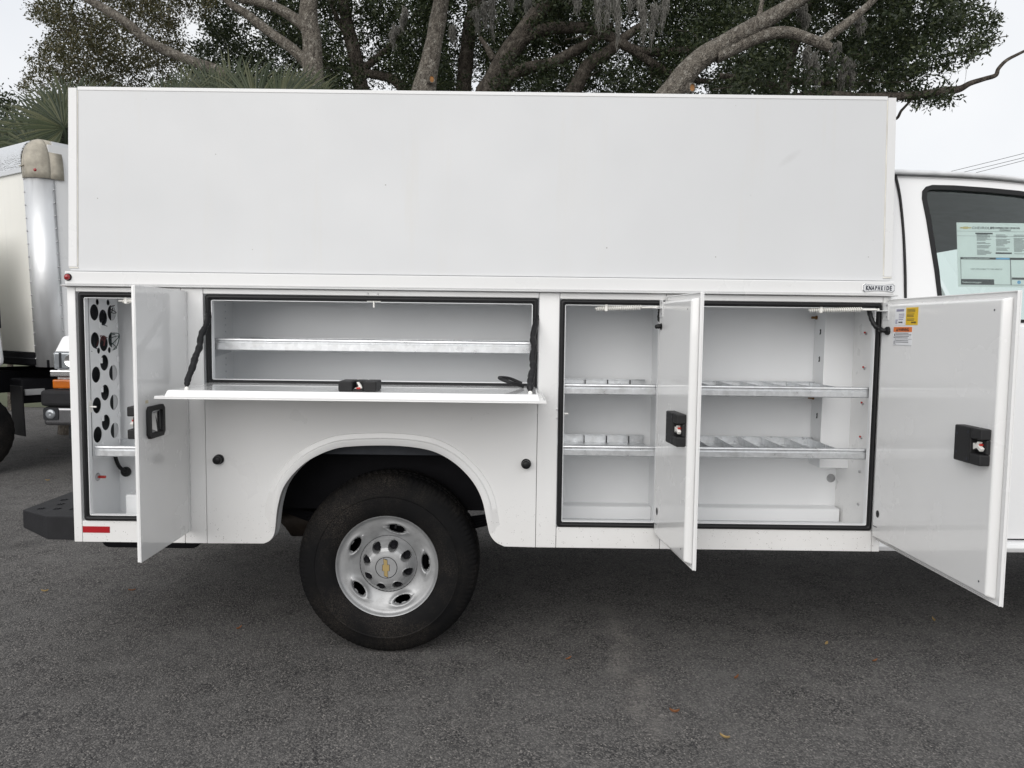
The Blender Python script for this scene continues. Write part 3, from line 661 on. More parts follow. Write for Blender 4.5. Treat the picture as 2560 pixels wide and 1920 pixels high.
# ---- wheels
def wheel_mesh(hub, name_label, parent):
    hx,hy,hz = hub                                            # hy: plane of the rim lip
    prof = [(.2185,-.012),(.221,-.002),(.232,.007),(.248,.0145),(.27,.018),(.29,.0185),(.305,.017),(.309,.0195),(.313,.0155),(.335,.009),(.352,-.001),(.367,-.010),(.379,-.020),(.387,-.032),(.3915,-.045),(.394,-.06),(.3945,-.078),(.387,-.080),(.387,-.087),(.3945,-.089),(.395,-.118),(.387,-.120),(.387,-.127),(.395,-.129),(.3945,-.158),(.387,-.160),(.387,-.167),(.3865,-.169),(.391,-.20),(.372,-.225),(.33,-.25),(.27,-.255),(.2185,-.235)]
    NT = 420
    def dsp(r,h,th,k):
        if r > .36 and r < .3901 and h > -.05: 
            if k%4 == 0: r -= .0022; h -= .0022
        elif r > .3900:
            if (k + int(abs(h)*200))%5 == 0: r -= .004
        return r,h
    ty = MB().lathe(prof,(hx,hy,hz),n=NT,disp=dsp); ty.v = [(x,y,max(z,GZ+.001)) for x,y,z in ty.v]
    wo_ = ty.build('wheel', m_tyre, parent, smooth=35); wo_['label'] = name_label
    # pressed steel rim: fine polar grid with five windows and raised lips round them
    prf = [(.2215,-.010),(.2225,-.002),(.2205,.002),(.2165,.000),(.2135,-.007),(.210,-.0125),(.204,-.0155),(.196,-.017),(.185,-.0195),(.172,-.0235),(.155,-.0295),(.140,-.037),(.125,-.0455),(.122,-.050),(.112,-.056),(.06,-.058)]
    rs = np.concatenate([[.2215,.2225,.2205,.2165,.2135,.210], np.linspace(.206,.100,40), [.06]])
    pr_ = sorted(prf[4:]); xr=[p[0] for p in pr_]; xh=[p[1] for p in pr_]
    def hgt(r,i): return prf[i][1] if i < 6 else float(np.interp(r,xr,xh))
    NA=300; vs=[]; keep=[]; sdm={}
    for k in range(NA):
        th=2*math.pi*k/NA                                     # 0 = up, positive = clockwise in the photo
        for i,r in enumerate(rs):
            h=hgt(r,i); rr=r; tt=th; dead=False
            if i>=6 and r>.1:
                for wdo in range(5):
                    a0=R(13.5+72*wdo); da=(th-a0+math.pi)%(2*math.pi)-math.pi; s_=da*.169; q=r-.1685
                    A=.0385; B=.0135 if q>0 else .0205
                    ln=math.sqrt((s_/A)**2+(q/B)**2)
                    if ln<2.2:
                        dd=(ln-1)*B
                        h += .009*math.exp(-((dd-.004)/.008)**2)*(1 if q<0 else .35) - .006*math.exp(-(dd/.0025)**2)
                        if ln<1:
                            if dd>-.0032 and ln>.3:
                                f=1/ln; rr=.1685+q*f; tt=a0+s_*f/.169; h-=.010
                            else: dead=True
            keep.append(not dead); vs.append((hx+rr*math.sin(tt), hy-h, hz+rr*math.cos(tt)))
    m_=len(rs); fs=[]
    for k in range(NA):
        for i in range(m_-1):
            f=(k*m_+i,k*m_+i+1,((k+1)%NA)*m_+i+1,((k+1)%NA)*m_+i)
            if all(keep[j] for j in f): fs.append(f)
    me=bpy.data.meshes.new('rim'); me.from_pydata(vs,[],fs)
    b=bmesh.new(); b.from_mesh(me); bmesh.ops.delete(b,geom=[v for v in b.verts if not v.link_faces],context='VERTS'); bmesh.ops.recalc_face_normals(b,faces=b.faces); b.to_mesh(me); b.free()
    rim=link('rim',me,m_wheel,wo_,smooth=50)
    sm=rim.modifiers.new('thick','SOLIDIFY'); sm.thickness=.004; sm.offset=-1
    MB().lathe([(.2,-.03),(.205,-.06),(.2,-.22),(.02,-.22),(.02,-.12),(.16,-.11)],(hx,hy,hz),n=40).build('brake_drum', m_chassis, wo_, smooth=40)
    MB().tube([(hx+.165*math.sin(R(13)),hy+.02,hz+.186*math.cos(R(13))),(hx+.16*math.sin(R(13)),hy+.004,hz+.172*math.cos(R(13)))],.0045,8).build('valve_stem', m_rubber, wo_)
    # hub cap with lug pockets
    cp=[(.122,-.060),(.1215,-.054),(.117,-.048),(.110,-.038),(.102,-.018),(.094,-.003),(.084,.007),(.072,.0118),(.054,.014),(.0475,.0143),(.0465,.0128),(.0452,.0128),(.0442,.0145),(.0,.0150)]
    rs=np.concatenate([np.linspace(.122,.0482,42),[.0475,.0465,.0452,.0442,.02,.0005]]); xs=sorted(cp); xr=[p[0] for p in xs]; xh=[p[1] for p in xs]
    NA=320; m_=len(rs); vs=[]
    for k in range(NA):
        th=2*math.pi*k/NA
        for r in rs:
            h=float(np.interp(r,xr,xh))
            for q in range(8):
                a0=R(16+45*q); dx=r*math.sin(th)-.0925*math.sin(a0); dz=r*math.cos(th)-.0925*math.cos(a0); dl=math.hypot(dx,dz)
                if dl<.0195: h=min(h,-.047)
                elif dl<.0225 : h+=.0012
            vs.append((hx+r*math.sin(th),hy-h,hz+r*math.cos(th)))
    fs=[(k*m_+i,k*m_+i+1,((k+1)%NA)*m_+i+1,((k+1)%NA)*m_+i) for k in range(NA) for i in range(m_-1)]
    me=bpy.data.meshes.new('hub_cap'); me.from_pydata(vs,[],fs); b=bmesh.new(); b.from_mesh(me); bmesh.ops.recalc_face_normals(b,faces=b.faces); b.to_mesh(me); b.free()
    hc=link('hub_cap',me,m_wheel,wo_,smooth=55)
    MB().lathe([(.1225,-.050),(.1255,-.0445),(.128,-.050)],(hx,hy,hz),n=48).build('cap_gap', m_chassis, hc, smooth=60)
    MB().lathe([(.0448,.0140),(.0460,.0150),(.0472,.0140)],(hx,hy,hz),n=40).build('emblem_ring', m_chassis, hc, smooth=60)
    for q in range(8):
        a0=R(16+45*q); c=(hx+.0925*math.sin(a0),hy,hz+.0925*math.cos(a0))
        MB().lathe([(0,-.018),(.008,-.016),(.0095,-.0185),(.0132,-.0175),(.0152,-.020),(.0158,-.050)],c,n=12).build('lug_nut', m_chassis, hc, smooth=35)
    bow=[(-.0115,.040),(.0048,.0345),(.0062,.0135),(.0145,.0135),(.0145,-.0135),(.0068,-.0135),(.0078,-.042),(-.0085,-.0345),(-.0085,-.0135),(-.0155,-.0135),(-.0155,.0135),(-.0098,.0135)]
    bow=[(a-.001,b_) for a,b_ in bow]
    e0=MB().prism([(hx+a*1.07,hz+b_*1.04) for a,b_ in bow],hy-.0162,hy-.0148).build('emblem_edge', m_navy, hc)
    MB().prism([(hx+a*.95,hz+b_*.97) for a,b_ in bow],hy-.0172,hy-.0163).build('emblem', m_gold, hc)
    return wo_
wheel_mesh((-.529,.056,.379),'dusty rear tyre on a silver steel wheel',T)
# inner wheel well and running gear
ww=MB(); inn=offs(ap,-.001); n=len(ap)
ww.add([(x,y,z) for (x,z) in ap for y in (.0215,.075)],[(2*i,2*i+1,2*i+3,2*i+2) for i in range(n-1)]); ww.build('wheel_well', m_inner, T, keep=True)
box('inner_fender', (-1.27,.10,.34,.345,.56,1.13), m_chassis, T); box('inner_fender', (-1.27,.10,.076,.082,.862,1.13), plain('grey_primer',(.045,.048,.055),.6,spec=.1), T)
MB().box(-1.01,-.06,.09,.33,.875,.90).build('wheel_well_brace', m_chassis, T, bevel=.004)
fr_=MB()
for y in (.55,1.40): fr_.box(-1.75,1.6,y,y+.08,.58,.74)
fr_.build('frame_rail', m_chassis, T, bevel=.006)
MB().cyl((-.531,.15,.386),(-.531,1.88,.386),.05,14).ball((-.531,1.02,.386),.16,14,8).build('rear_axle', m_chassis, T, smooth=40)
for k in range(4): MB().tube(spline([(-1.15,.42,.56+.0),(-.85,.42,.50-.014*k),(-.531,.42,.475-.014*k),(-.2,.42,.50-.014*k),(.12,.42,.56)],5),.012,6).build('leaf_spring', m_chassis, T, smooth=40)
MB().tube(spline([(-1.15,.70,.41),(-1.135,.70,.42),(-1.09,.70,.43),(-.75,.70,.43),(-.5,.70,.43)],4),[.02,.06]+[.1]*15,20).build('muffler', plain('rusty_exhaust',(.035,.026,.020),.5,.5,var=.4), T, smooth=50)
hm=MB().prism(rrect(-1.815,-1.375,.416,.54,.04,6),.16,.42).build('rear_step_tank', m_chassis, T, bevel=.006)
# rear step bumper
bp=[(-1.842,.004),(-1.955,.004),(-2.125,.11),(-2.125,1.92),(-1.955,2.026),(-1.842,2.026)]
bm=MB().prism(bp,.5155,.595,'z'); bm.v=[(x,y,z-(.022 if (z<.55 and y<.06) else 0)) for x,y,z in bm.v]
bo=bm.build('step_bumper', m_bumper, T, bevel=.004)
for i in range(3):
    for j in range(6):
        x=-2.055+.07*i+(.035 if j%2 else 0); y=.13+.085*j
        if x>-1.86: continue
        c=MB()
        for k in range(4):
            a=R(45+90*k); ca,sa=math.cos(a),math.sin(a)
            c.add([(x-sa*.004,y+ca*.004,.5957),(x+sa*.004,y-ca*.004,.5957),(x+ca*.020,y+sa*.020,.5957),(x+ca*.008,y+sa*.008,.5995)],[(0,1,3),(1,2,3),(2,0,3)])
        c.build('grip_cleat', m_chassis, bo)

# ---- cab
def cy(z): return .115+max(0,z-1.45)*.14
def up_plate(name, outer, holes, th, mat, parent, far=False, off=0):
    f=(lambda a,b,c:(a,cy(b)+c+off,b)) if not far else (lambda a,b,c:(a,YF-cy(b)-c-off,b))
    return plate(name,outer,holes,th,f,mat,parent)
roof=[(1.60,2.112),(1.75,2.110),(1.95,2.104),(2.1,2.095),(2.25,2.080),(2.4,2.055),(2.55,2.02),(2.66,1.975)]
win=[(1.828,1.46),(1.806,1.68),(1.776,1.90),(1.760,1.99),(1.762,2.022),(1.778,2.042),(1.805,2.050),(1.90,2.049),(2.04,2.041),(2.18,2.029),(2.32,2.008),(2.44,1.975),(2.53,1.93),(2.62,1.84),(2.74,1.62),(2.80,1.46)]
wc=(2.25,1.72)
def shrink(poly,d): 
    out=[]; n=len(poly)
    for i,p in enumerate(poly):
        a=Vector(poly[i-1]); b=Vector(p); c=Vector(poly[(i+1)%n]); t=((b-a).normalized()+(c-b).normalized()).normalized()
        nn=Vector((t.y,-t.x)); out.append((p[0]+nn.x*d,p[1]+nn.y*d))
    return out
win_in=shrink(win,.020)
if (win_in[3][0]<win[3][0]): win_in=shrink(win,-.020)
for far in (False,True):
    cs=up_plate('cab_side',[(1.60,1.442),(2.98,1.442),(2.66,1.955)]+[(x,z-.019) for x,z in roof[::-1]][1:],[win],.012,m_cab,T,far)
    wf=up_plate('window_frame',win,[win_in],.016,m_rubber,cs,far,-.003)
    up_plate('window_glass',shrink(win,.012) if shrink(win,.012)[3][0]>win[3][0] else shrink(win,-.012),[],.003,m_glass,cs,far,.004)
    yy=(.1,.125) if not far else (YF-.125,YF-.1)
    lowp=[(1.60,.520),(1.60,1.440),(2.99,1.440),(3.40,1.30),(3.80,1.16),(3.86,1.0),(3.86,.55),(3.46,.52)]+[(3.03+.44*math.cos(R(a)),.40+.44*math.sin(R(a))) for a in range(20,161,14)]+[(2.58,.520)]
    plate('cab_body_side',lowp,[],yy[1]-yy[0],lambda a,b,c,yy=yy:(a,(yy[0]+yy[1])/2+c,b),m_cab,T,bevel=.004)
    if not far:
        MB().prism([(.125,.460),(.075,.470),(.066,.490),(.072,.508),(.11,.518),(.125,.518)],1.575,2.60,'x').build('rocker_panel', m_cab, T, bevel=.003)
        MB().box(1.60,2.6,.098,.10,.519,.5235).build('rocker_seam', m_chassis, T)
# door shut line behind the window (black weatherstrip)
P=[at(2238,437,cy(2.06)-.008),at(2246,470,cy(2.0)-.008),at(2252,508,cy(1.95)-.008),at(2259,586,cy(1.83)-.008),at(2263,678,cy(1.65)-.008),at(2264,752,cy(1.55)-.008),(1.685,.105,1.40)]
MB().tube(spline(P,5),.0058,8).build('door_weatherstrip', m_rubber, T, smooth=60)
# roof skin with drip rail
rf=MB(); ys=[(.185,-.02),(.21,0),(.30,.022),(.6,.05),(1.015,.06),(1.43,.05),(1.73,.022),(1.82,0),(1.845,-.02)]
vs=[(x,y,z+dz) for x,z in roof for y,dz in ys]; k=len(ys); rf.add(vs,[(i*k+j,i*k+j+1,(i+1)*k+j+1,(i+1)*k+j) for i in range(len(roof)-1) for j in range(k-1)])
rf.build('cab_roof', m_cab, T, smooth=60)
MB().tube(spline([(x,.183,z-.010) for x,z in roof],4),.0105,8).build('drip_rail', plain('grey_drip_rail',(.66,.67,.68),.3), T, smooth=60)
MB().tube(spline([(x,.186,z-.0255) for x,z in roof],4),.0012,6).build('drip_rail_gap', m_rubber, T, smooth=60)
hl=MB(); hl.add([(x,y,z-.06) for x,z in roof for y in (.215,1.815)],[(2*i,2*i+1,2*i+3,2*i+2) for i in range(len(roof)-1)]); hl.build('headliner', m_head, T, keep=True)
MB().add([(2.66,.20,1.955),(2.66,1.83,1.955),(3.0,1.86,1.45),(3.0,.17,1.45)],[(0,1,2,3)]).build('windshield', m_glass, T, keep=True)
MB().add([(3.0,.10,1.44),(3.0,1.93,1.44),(3.40,1.93,1.31),(3.40,.10,1.31),(3.80,.10,1.17),(3.80,1.93,1.17),(3.87,.12,1.0),(3.87,1.91,1.0),(3.87,.12,.55),(3.87,1.91,.55)],[(0,1,2,3),(3,2,5,4),(4,5,7,6),(6,7,9,8)]).build('hood', m_cab, T, smooth=40)
box('cab_floor',(1.60,3.0,.13,1.90,.56,.60),m_trim,T); box('dashboard',(2.62,3.0,.13,1.90,1.05,1.38),m_trim,T,.03); box('cab_rear_trim',(1.602,1.61,.14,1.89,.60,2.04),m_trim,T)
for y in (.25,1.2):
    o=box('seat',(1.78,2.25,y,y+.55,.85,1.0),m_trim,T,.04); MB().add([(1.66,y,.98),(1.80,y,.98),(1.80,y+.55,.98),(1.66,y+.55,.98),(1.63,y+.05,1.55),(1.72,y+.05,1.55),(1.72,y+.5,1.55),(1.63,y+.5,1.55)],[(0,3,2,1),(4,5,6,7),(0,1,5,4),(1,2,6,5),(2,3,7,6),(3,0,4,7)]).build('seat_back',m_trim,o,bevel=.03)
box('door_trim',(1.66,2.9,.128,.15,.62,1.44),m_trim,T)
box('door_trim',(1.66,2.9,1.88,1.90,.62,1.44),m_trim,T)
wheel_mesh((3.03,.075,.379),'front wheel of the service truck',T)
# price sheet taped inside the window
def st(a,b,c): return (1.918+a, cy(1.612+b*.93)+.012-c, 1.612+b*.93)
PW,PH=.62,.300
ps=MB(st).box(0,PW,0,PH,-.0006,0).build('price_sheet', m_paper, T)
ps.data.transform(Matrix.Identity(4))
ps.data.clear_geometry()
tmp=MB(st).add([(0,0,0),(PW,0,0),(PW,PH,0),(0,PH,0),(0,0,-.0006),(PW,0,-.0006),(PW,PH,-.0006),(0,PH,-.0006)],[(0,1,2,3),(7,6,5,4),(0,4,5,1),(1,5,6,2),(2,6,7,3),(3,7,4,0)])
ps.data.from_pydata(tmp.v,[],tmp.f); ps.data.update()
def ink(a0,a1,b0,b1,mat,name='printed_block',lv=.0012):
    m=MB(st).add([(a0,b0,lv),(a1,b0,lv),(a1,b1,lv),(a0,b1,lv)],[(0,1,2,3)]); return m.build(name,mat,ps,keep=True)
def stx(a,b): return lambda x,y,c: st(a+x,b+y,.0016)
ink(.012,.30,.128,.138,m_ink); ink(.165,.225,.129,.137,m_inkblue,lv=.0016); ink(.225,.60,.128,.138,m_ink)
ink(.012,.155,.012,.036,m_ink); ink(.012,.014,.036,.128,m_inkgrey); ink(.226,.230,.012,.128,m_inkgrey); ink(.232,.6,.036,.046,m_ink); ink(.012,.6,.010,.012,m_inkgrey)
ink(.08,.155,.246,.253,m_ink); ink(.165,.235,.155,.162,m_ink)
mm=MB(st)
for c0,c1,b0,b1 in ((.085,.15,.15,.243),(.168,.232,.168,.243),(.245,.305,.15,.243),(.33,.40,.15,.243),(.43,.5,.15,.243)):
    b=b1
    while b>b0:
        e=c0+(c1-c0)*random.uniform(.5,1); mm.add([(c0,b,.0012),(e,b,.0012),(e,b+.0022,.0012),(c0,b+.0022,.0012)],[(0,1,2,3)]); b-=.0052 if random.random()>.15 else .010
mm.build('printed_lines',m_inkgrey,ps,keep=True)
mm=MB(st)
for b in (.278,.256): mm.add([(.0,b-.019,.0012),(.6,b-.019,.0012),(.6,b-.018,.0012),(.0,b-.018,.0012)],[(0,1,2,3)])
mm.build('printed_rule',m_inkgrey,ps,keep=True)
text('printed_text','CHEVROLET',.016,stx(.065,.270),m_ink,ps,sx=1.1); text('printed_text','2025 EXPRESS 3500 139 IN WB',.012,stx(.145,.272),m_ink,ps,bold=.0003,sx=.8); text('printed_text','CUTAWAY',.010,stx(.185,.262),m_ink,ps,bold=.0002)
text('printed_text','NOT APPLICABLE TO THIS VEHICLE',.0095,stx(.055,.080),m_inkgrey,ps,sx=.9); text('printed_text','Fuel Economy and Environment',.009,stx(.022,.1305),m_paper,ps); text('printed_text','fueleconomy.gov',.012,stx(.018,.018),m_paper,ps)
MB(st).add([(.012,.2725,.0014),(.026,.2725,.0014),(.029,.270,.0014),(.047,.270,.0014),(.049,.2725,.0014),(.060,.2725,.0014),(.064,.2785,.0014),(.050,.2785,.0014),(.048,.281,.0014),(.030,.281,.0014),(.028,.2785,.0014),(.016,.2785,.0014)],[tuple(range(12))]).build('printed_emblem',m_gold,ps,keep=True)
disc(lambda a,b,c: st(a,c,.0016),.262,0,.024,.008,.008,'printed_badge',m_inkblue,ps)

# ================================================================== BOX TRUCK at the left
A_=Vector((-.83,.55)).normalized(); S_=Vector((.55,.83)).normalized(); C0=Vector((-4.46,4.10))
def bt(i,j,z):
    p=C0+A_*i+S_*j; return (p.x-(z-1.2)*.034,p.y,z)
B=thing('box_truck','white box truck with rounded aluminium corner post at the left edge of the lot','box truck',(-5.4,5.2,0))
RB=.15
box('cargo_front_panel',(RB,2.3-RB,.004,.03,1.12,2.86),m_pale,B,.001,bt); box('cargo_side_panel',(.004,.03,RB,4.6,1.0,3.10),m_rail,B,.001,bt)
box('cargo_side_panel',(2.27,2.296,RB,4.6,1.0,3.10),m_box,B,.001,bt); box('cargo_floor',(.03,2.27,.03,4.6,.98,1.05),m_chassis,B,.002,bt); box('cargo_roof',(.03,2.27,.2,4.6,3.10,3.14),m_alu,B,.002,bt)
box('cargo_rear',(.03,2.27,4.56,4.6,1.06,3.09),m_box,B,.002,bt)
q=[(RB-RB*math.sin(R(a)), RB-RB*math.cos(R(a))) for a in range(0,91,9)]       # quarter round (i,j)
def arcplate(name,z0,z1,mat,r_off=0,ext=.03):
    pts=[(RB+ext,-r_off)]+[(RB-(RB+r_off)*math.sin(R(a)),RB-(RB+r_off)*math.cos(R(a))) for a in range(0,91,9)]+[(-r_off,RB+ext)]
    m=MB(bt); n=len(pts); m.add([(i,j,z) for (i,j) in pts for z in (z0,z1)],[(2*k,2*k+1,2*k+3,2*k+2) for k in range(n-1)])
    o=m.build(name,mat,B,smooth=40); s_=o.modifiers.new('t','SOLIDIFY'); s_.thickness=.004; s_.offset=0; return o
cpst=arcplate('corner_post',.98,2.80,m_alu,.006,.035)
rv=MB(bt)
for k in range(15):
    z=1.06+k*.122; rv.ball((RB+.022,-.009,z),.009,8,4); rv.ball((-.009,RB+.022,z+.03),.009,8,4)
rv.build('rivets',m_bolt,cpst,smooth=60)['kind'] = 'stuff'
# moulded corner cap: rounded both ways, over the post
cap=MB(bt); N=9; RC=RB+.014; vs=[]; zc=2.90
for a in range(N+1):
    ta=R(90*a/N); col=[(RC,2.775),(RC,2.84),(RC,zc)]+[(RC*math.cos(R(b*10)),zc+.262*math.sin(R(b*10))) for b in range(1,9)]+[(.0,zc+.264)]
    for rr,z in col: vs.append((RB-rr*math.sin(ta),RB-rr*math.cos(ta),z))
k=len(col)
for (fi,fj,e) in ((1,0,0),(0,1,N)):
    pass
cap.add(vs,[(a*k+b,(a+1)*k+b,(a+1)*k+b+1,a*k+b+1) for a in range(N) for b in range(k-1)])
for sw in (0,1):
    ext=[]
    for rr,z in col:
        for e in (0,.12 if sw else .03): ext.append((RB+e,RB-rr,z) if not sw else (RB-rr,RB+e,z))
    cap.add(ext,[(2*b,2*b+1,2*b+3,2*b+2) for b in range(k-1)])
cc=cap.build('corner_cap',m_tan,B,smooth=50); sm=cc.modifiers.new('t','SOLIDIFY'); sm.thickness=.006; sm.offset=0
MB(bt).box(RB-.02,RB+.06,-.03,-.013,2.885,2.895).build('cap_rib',m_tan,cc,bevel=.003)
ml=MB(bt).ball((.036,.036,2.845),.016,10,6).build('marker_lamp',m_redlens,cc,smooth=60)
# diamond plate nose along the top front
pr=[(.0,2.84),(-.012,2.84)]+[(RB-.012-RB*math.cos(R(a)),2.96+.2*math.sin(R(a))) for a in range(0,91,10)]+[(.25,3.16),(.25,3.14)]
nose=MB(lambda a,b,c: bt(a,b,c)); nose.prism(pr,RB+.05,2.3-RB-.05,'x'); nose.build('diamond_plate_nose',m_diamond,B,smooth=35)
box('nose_trim',(RB+.04,2.1,-.02,-.013,2.83,2.875),m_alu,B,.002,bt)
box('bottom_rail',(RB+.02,2.1,-.012,.003,1.0,1.115),m_chassis,B,.003,bt); box('bottom_rail_bead',(RB+.02,2.1,-.018,-.0125,1.05,1.062),m_trim,B,.002,bt)
# cab of the box truck
cab=MB(lambda i,j,z: bt(i+max(0,z-1.05)*(.14 if i<1.1 else -.14),j,z))
cab.box(.14,2.12,-2.6,-.27,.98,2.30); cb=cab.build('cab',m_cab,B,bevel=.08,seg=4)
cab=MB(bt); cab.box(.138,.19,-.60,-.30,1.35,1.62); cab.build('cab_vent_trim',m_trim,cb,bevel=.01)
MB(bt).box(.3,1.96,-2.62,-2.59,1.55,2.15).build('windshield',m_glass,cb)
MB(bt).box(.24,2.02,-3.6,-2.58,.6,1.35).build('hood',m_cab,cb,bevel=.1,seg=4)
fw_=MB(bt)
for i in (.75,1.45): fw_.box(i,i+.09,-3.4,4.5,.70,.92)
fw_.build('chassis_frame',m_chassis,B,bevel=.005)
MB(bt).box(.30,.55,-.10,.25,.62,.86).build('battery_box',m_chassis,B,bevel=.02); MB(bt).box(.27,.298,-.08,.10,.70,.76).build('battery_strap',m_alu,B,bevel=.004)
MB(bt).box(.16,.40,-.16,-.145,.32,.80).build('mud_flap',m_rubber,B,bevel=.004)
def wheel_at(i,j,parent):
    c=Vector(bt(i,j,.386)); ax=Vector((-A_.x,-A_.y,0))
    o=MB().lathe([(.22,-.22),(.33,-.24),(.385,-.21),(.40,-.17),(.40,-.07),(.385,-.02),(.33,.01),(.22,0)],c,ax=ax,n=64,disp=lambda r,h,th,k:(r-(.006 if r>.38 and k%2 else 0),h)).build('wheel',m_tyre,parent,smooth=40)
    MB().lathe([(.222,-.01),(.21,-.02),(.17,-.05),(.1,-.03),(.06,0),(0,.01)],c,ax=ax,n=32).build('rim',m_wheel,o,smooth=40)
wheel_at(.15,-.62,B); wheel_at(.12,3.1,B); wheel_at(.15,-2.9,B)
MB(bt).tube(spline([(.3,.5,.75),(.25,.45,.55),(.3,.35,.50),(.4,.2,.60),(.5,0,.8)],5),.02,8).build('air_hose',m_rubber,B,smooth=60)

# ================================================================== PARKED VAN behind
V=thing('parked_van','white van nose with amber signal beside the box truck','van',(-3.3,5,0))
VY=3.78
def vp(x,y,d=0):                                            # pixel of the photo (zoomed strip) at the van's front plane
    p=at(x/1.885,320+y/1.885,VY+d); return p
x0=vp(228,1100).x; x1=x0+1.95
def vbox(name,xa,xb,ya,yb,za,zb,mat,par=None,bev=.02,seg=3): return box(name,(xa,xb,ya,yb,za,zb),mat,par or V,bev,seg=seg)
zt=vp(290,983).z; zh0=vp(290,1138).z; zh1=vp(290,1056).z
hood=MB().add([(x0+.02,VY+.05,zh1+.004),(x1-.02,VY+.05,zh1+.004),(x0+.05,VY+.13,zt),(x1-.05,VY+.13,zt),(x0+.03,VY+.9,zt+.13),(x1-.03,VY+.9,zt+.13),(x0+.02,VY+.12,zh1-.04),(x1-.02,VY+.12,zh1-.04),(x0,VY+.9,zh1),(x1,VY+.9,zh1)],[(0,1,3,2),(2,3,5,4),(0,2,4,8,6),(1,7,9,5,3)]).build('hood',m_cab,V,bevel=.03,seg=3)
vbox('front_body',x0,x1,VY+.10,VY+1.4,.55,zh1-.01,m_cab,bev=.05)
MB().add([(x0+.03,VY+.9,zt+.12),(x1-.03,VY+.9,zt+.12),(x1-.18,VY+1.55,zt+.85),(x0+.18,VY+1.55,zt+.85)],[(0,1,2,3)]).build('windshield',m_glass,V,keep=True)
MB().add([(x0,VY+.9,zh1-.1),(x0,VY+5.2,zh1-.1),(x0+.18,VY+5.2,zt+.92),(x0+.18,VY+1.55,zt+.87),(x1,VY+.9,zh1-.1),(x1,VY+5.2,zh1-.1),(x1-.18,VY+5.2,zt+.92),(x1-.18,VY+1.55,zt+.87)],[(0,1,2,3),(5,4,7,6),(3,2,6,7),(1,5,6,2)]).build('cab_shell',m_cab,V,bevel=.04)
vbox('lower_body',x0,x1,VY+1.39,VY+5.2,.45,zh1-.08,m_cab,bev=.03)
for s_ in (0,1):
    xa,xb=(x0+.012,x0+.30) if not s_ else (x1-.30,x1-.012)
    h=vbox('headlight',xa,xb,VY+.045,VY+.14,zh0,zh1,m_lamp,bev=.02); xm=xa+.06 if not s_ else xb-.06
    MB().lathe([(0,.004),(.03,.01),(.055,.014),(.062,0)],(xa+.17 if not s_ else xb-.17,VY+.045,(zh0+zh1)/2),n=20).build('lamp_reflector',m_chrome,h,smooth=40)
    MB().box(min(xm,xm+.02),max(xm,xm+.02),VY+.040,VY+.0445,zh0+.01,zh1-.01).build('lamp_divider',m_trim,h)
    zs0,zs1=vp(280,1230).z,vp(280,1186).z
    vbox('turn_signal',xa-.004 if not s_ else xa+.05,xa+.23 if not s_ else xb+.004,VY+.03,VY+.12,zs0,zs1,m_amber,bev=.015)
vbox('grille',x0+.31,x1-.31,VY+.05,VY+.10,vp(290,1175).z,zh1+.02,m_trim,bev=.01)
vbox('grille_bar',x0-.006,x1+.006,VY+.015,VY+.09,vp(290,1176).z+.004,zh0-.008,m_chrome,bev=.012)
zb1,zb0,zbm=vp(290,1234).z,vp(290,1400).z,vp(290,1310).z
xb0=vp(207,1300).x
vbox('bumper',xb0,x1+.07,VY-.06,VY+.30,zbm,zb1,m_bumper,bev=.03); lo=vbox('lower_bumper',xb0+.015,x1+.06,VY-.045,VY+.30,zb0,zbm-.003,plain('dark_chrome',(.25,.25,.26),.2,.9),bev=.03)
fo=MB().prism(rrect(xb0+.022,xb0+.16,zb0+.05,zbm-.012,.02,4),VY-.052,VY-.0455).build('fog_lamp_bezel',m_trim,V)
MB().lathe([(0,.006),(.03,.012),(.042,.006),(.045,0)],(xb0+.088,VY-.0522,(zb0+zbm)/2+.018),n=20).build('fog_lamp',m_lamp,fo,smooth=40)
vbox('air_dam',xb0+.20,x1-.1,VY+.02,VY+.1,zb0-.14,zb0-.004,m_trim,bev=.02)
for xx in (x0+.02,x1-.24):
    for yy in (VY+.75,VY+4.2):
        o=MB().lathe([(.2,0),(.3,-.02),(.36,.02),(.37,.06),(.37,.18),(.36,.22),(.3,.25),(.2,.22)],(xx,yy,.356),ax=(1,0,0),n=48).build('wheel',m_tyre,V,smooth=40)
        MB().lathe([(.202,.02),(.19,.03),(.12,.05),(0,.04)],(xx,yy,.356),ax=(1,0,0),n=32).build('rim',m_wheel,o,smooth=40)

# ================================================================== TREES
def limb_path(pts, Y, k=7, jit=.02):
    P=[at(p[0],p[1],Y if len(p)<4 else p[3]) for p in pts]; rr=[p[2]/2/F_PX*((Y if len(p)<4 else p[3])+3.15) for p in pts]
    Q=spline(P,k); rad=list(np.interp(np.linspace(0,len(pts)-1,len(Q)),range(len(pts)),rr))
    Q=[q+Vector((noise.noise((q.z*1.3,q.x,Y)),noise.noise((q.x*1.3,q.z,9+Y)),noise.noise((q.x,q.z*1.2,5)) ))*jit for q in Q]
    rad=[r*(1+.13*noise.noise((q.x*3,q.z*3,Y))) for r,q in zip(rad,Q)]
    return Q,rad
def limb(m, pts, Y, n=14, ground=None, **kw):
    Q,rad=limb_path(pts,Y,**kw)
    if ground:
        g=Vector(ground); q0=Q[0]; pre=[g+(q0-g)*t+Vector((0,0,0)) for t in (0,.15,.4,.7)]; rad=[rad[0]*1.9,rad[0]*1.35,rad[0]*1.15,rad[0]*1.05]+rad; Q=pre+Q
    m.tube(Q,rad,n); return Q
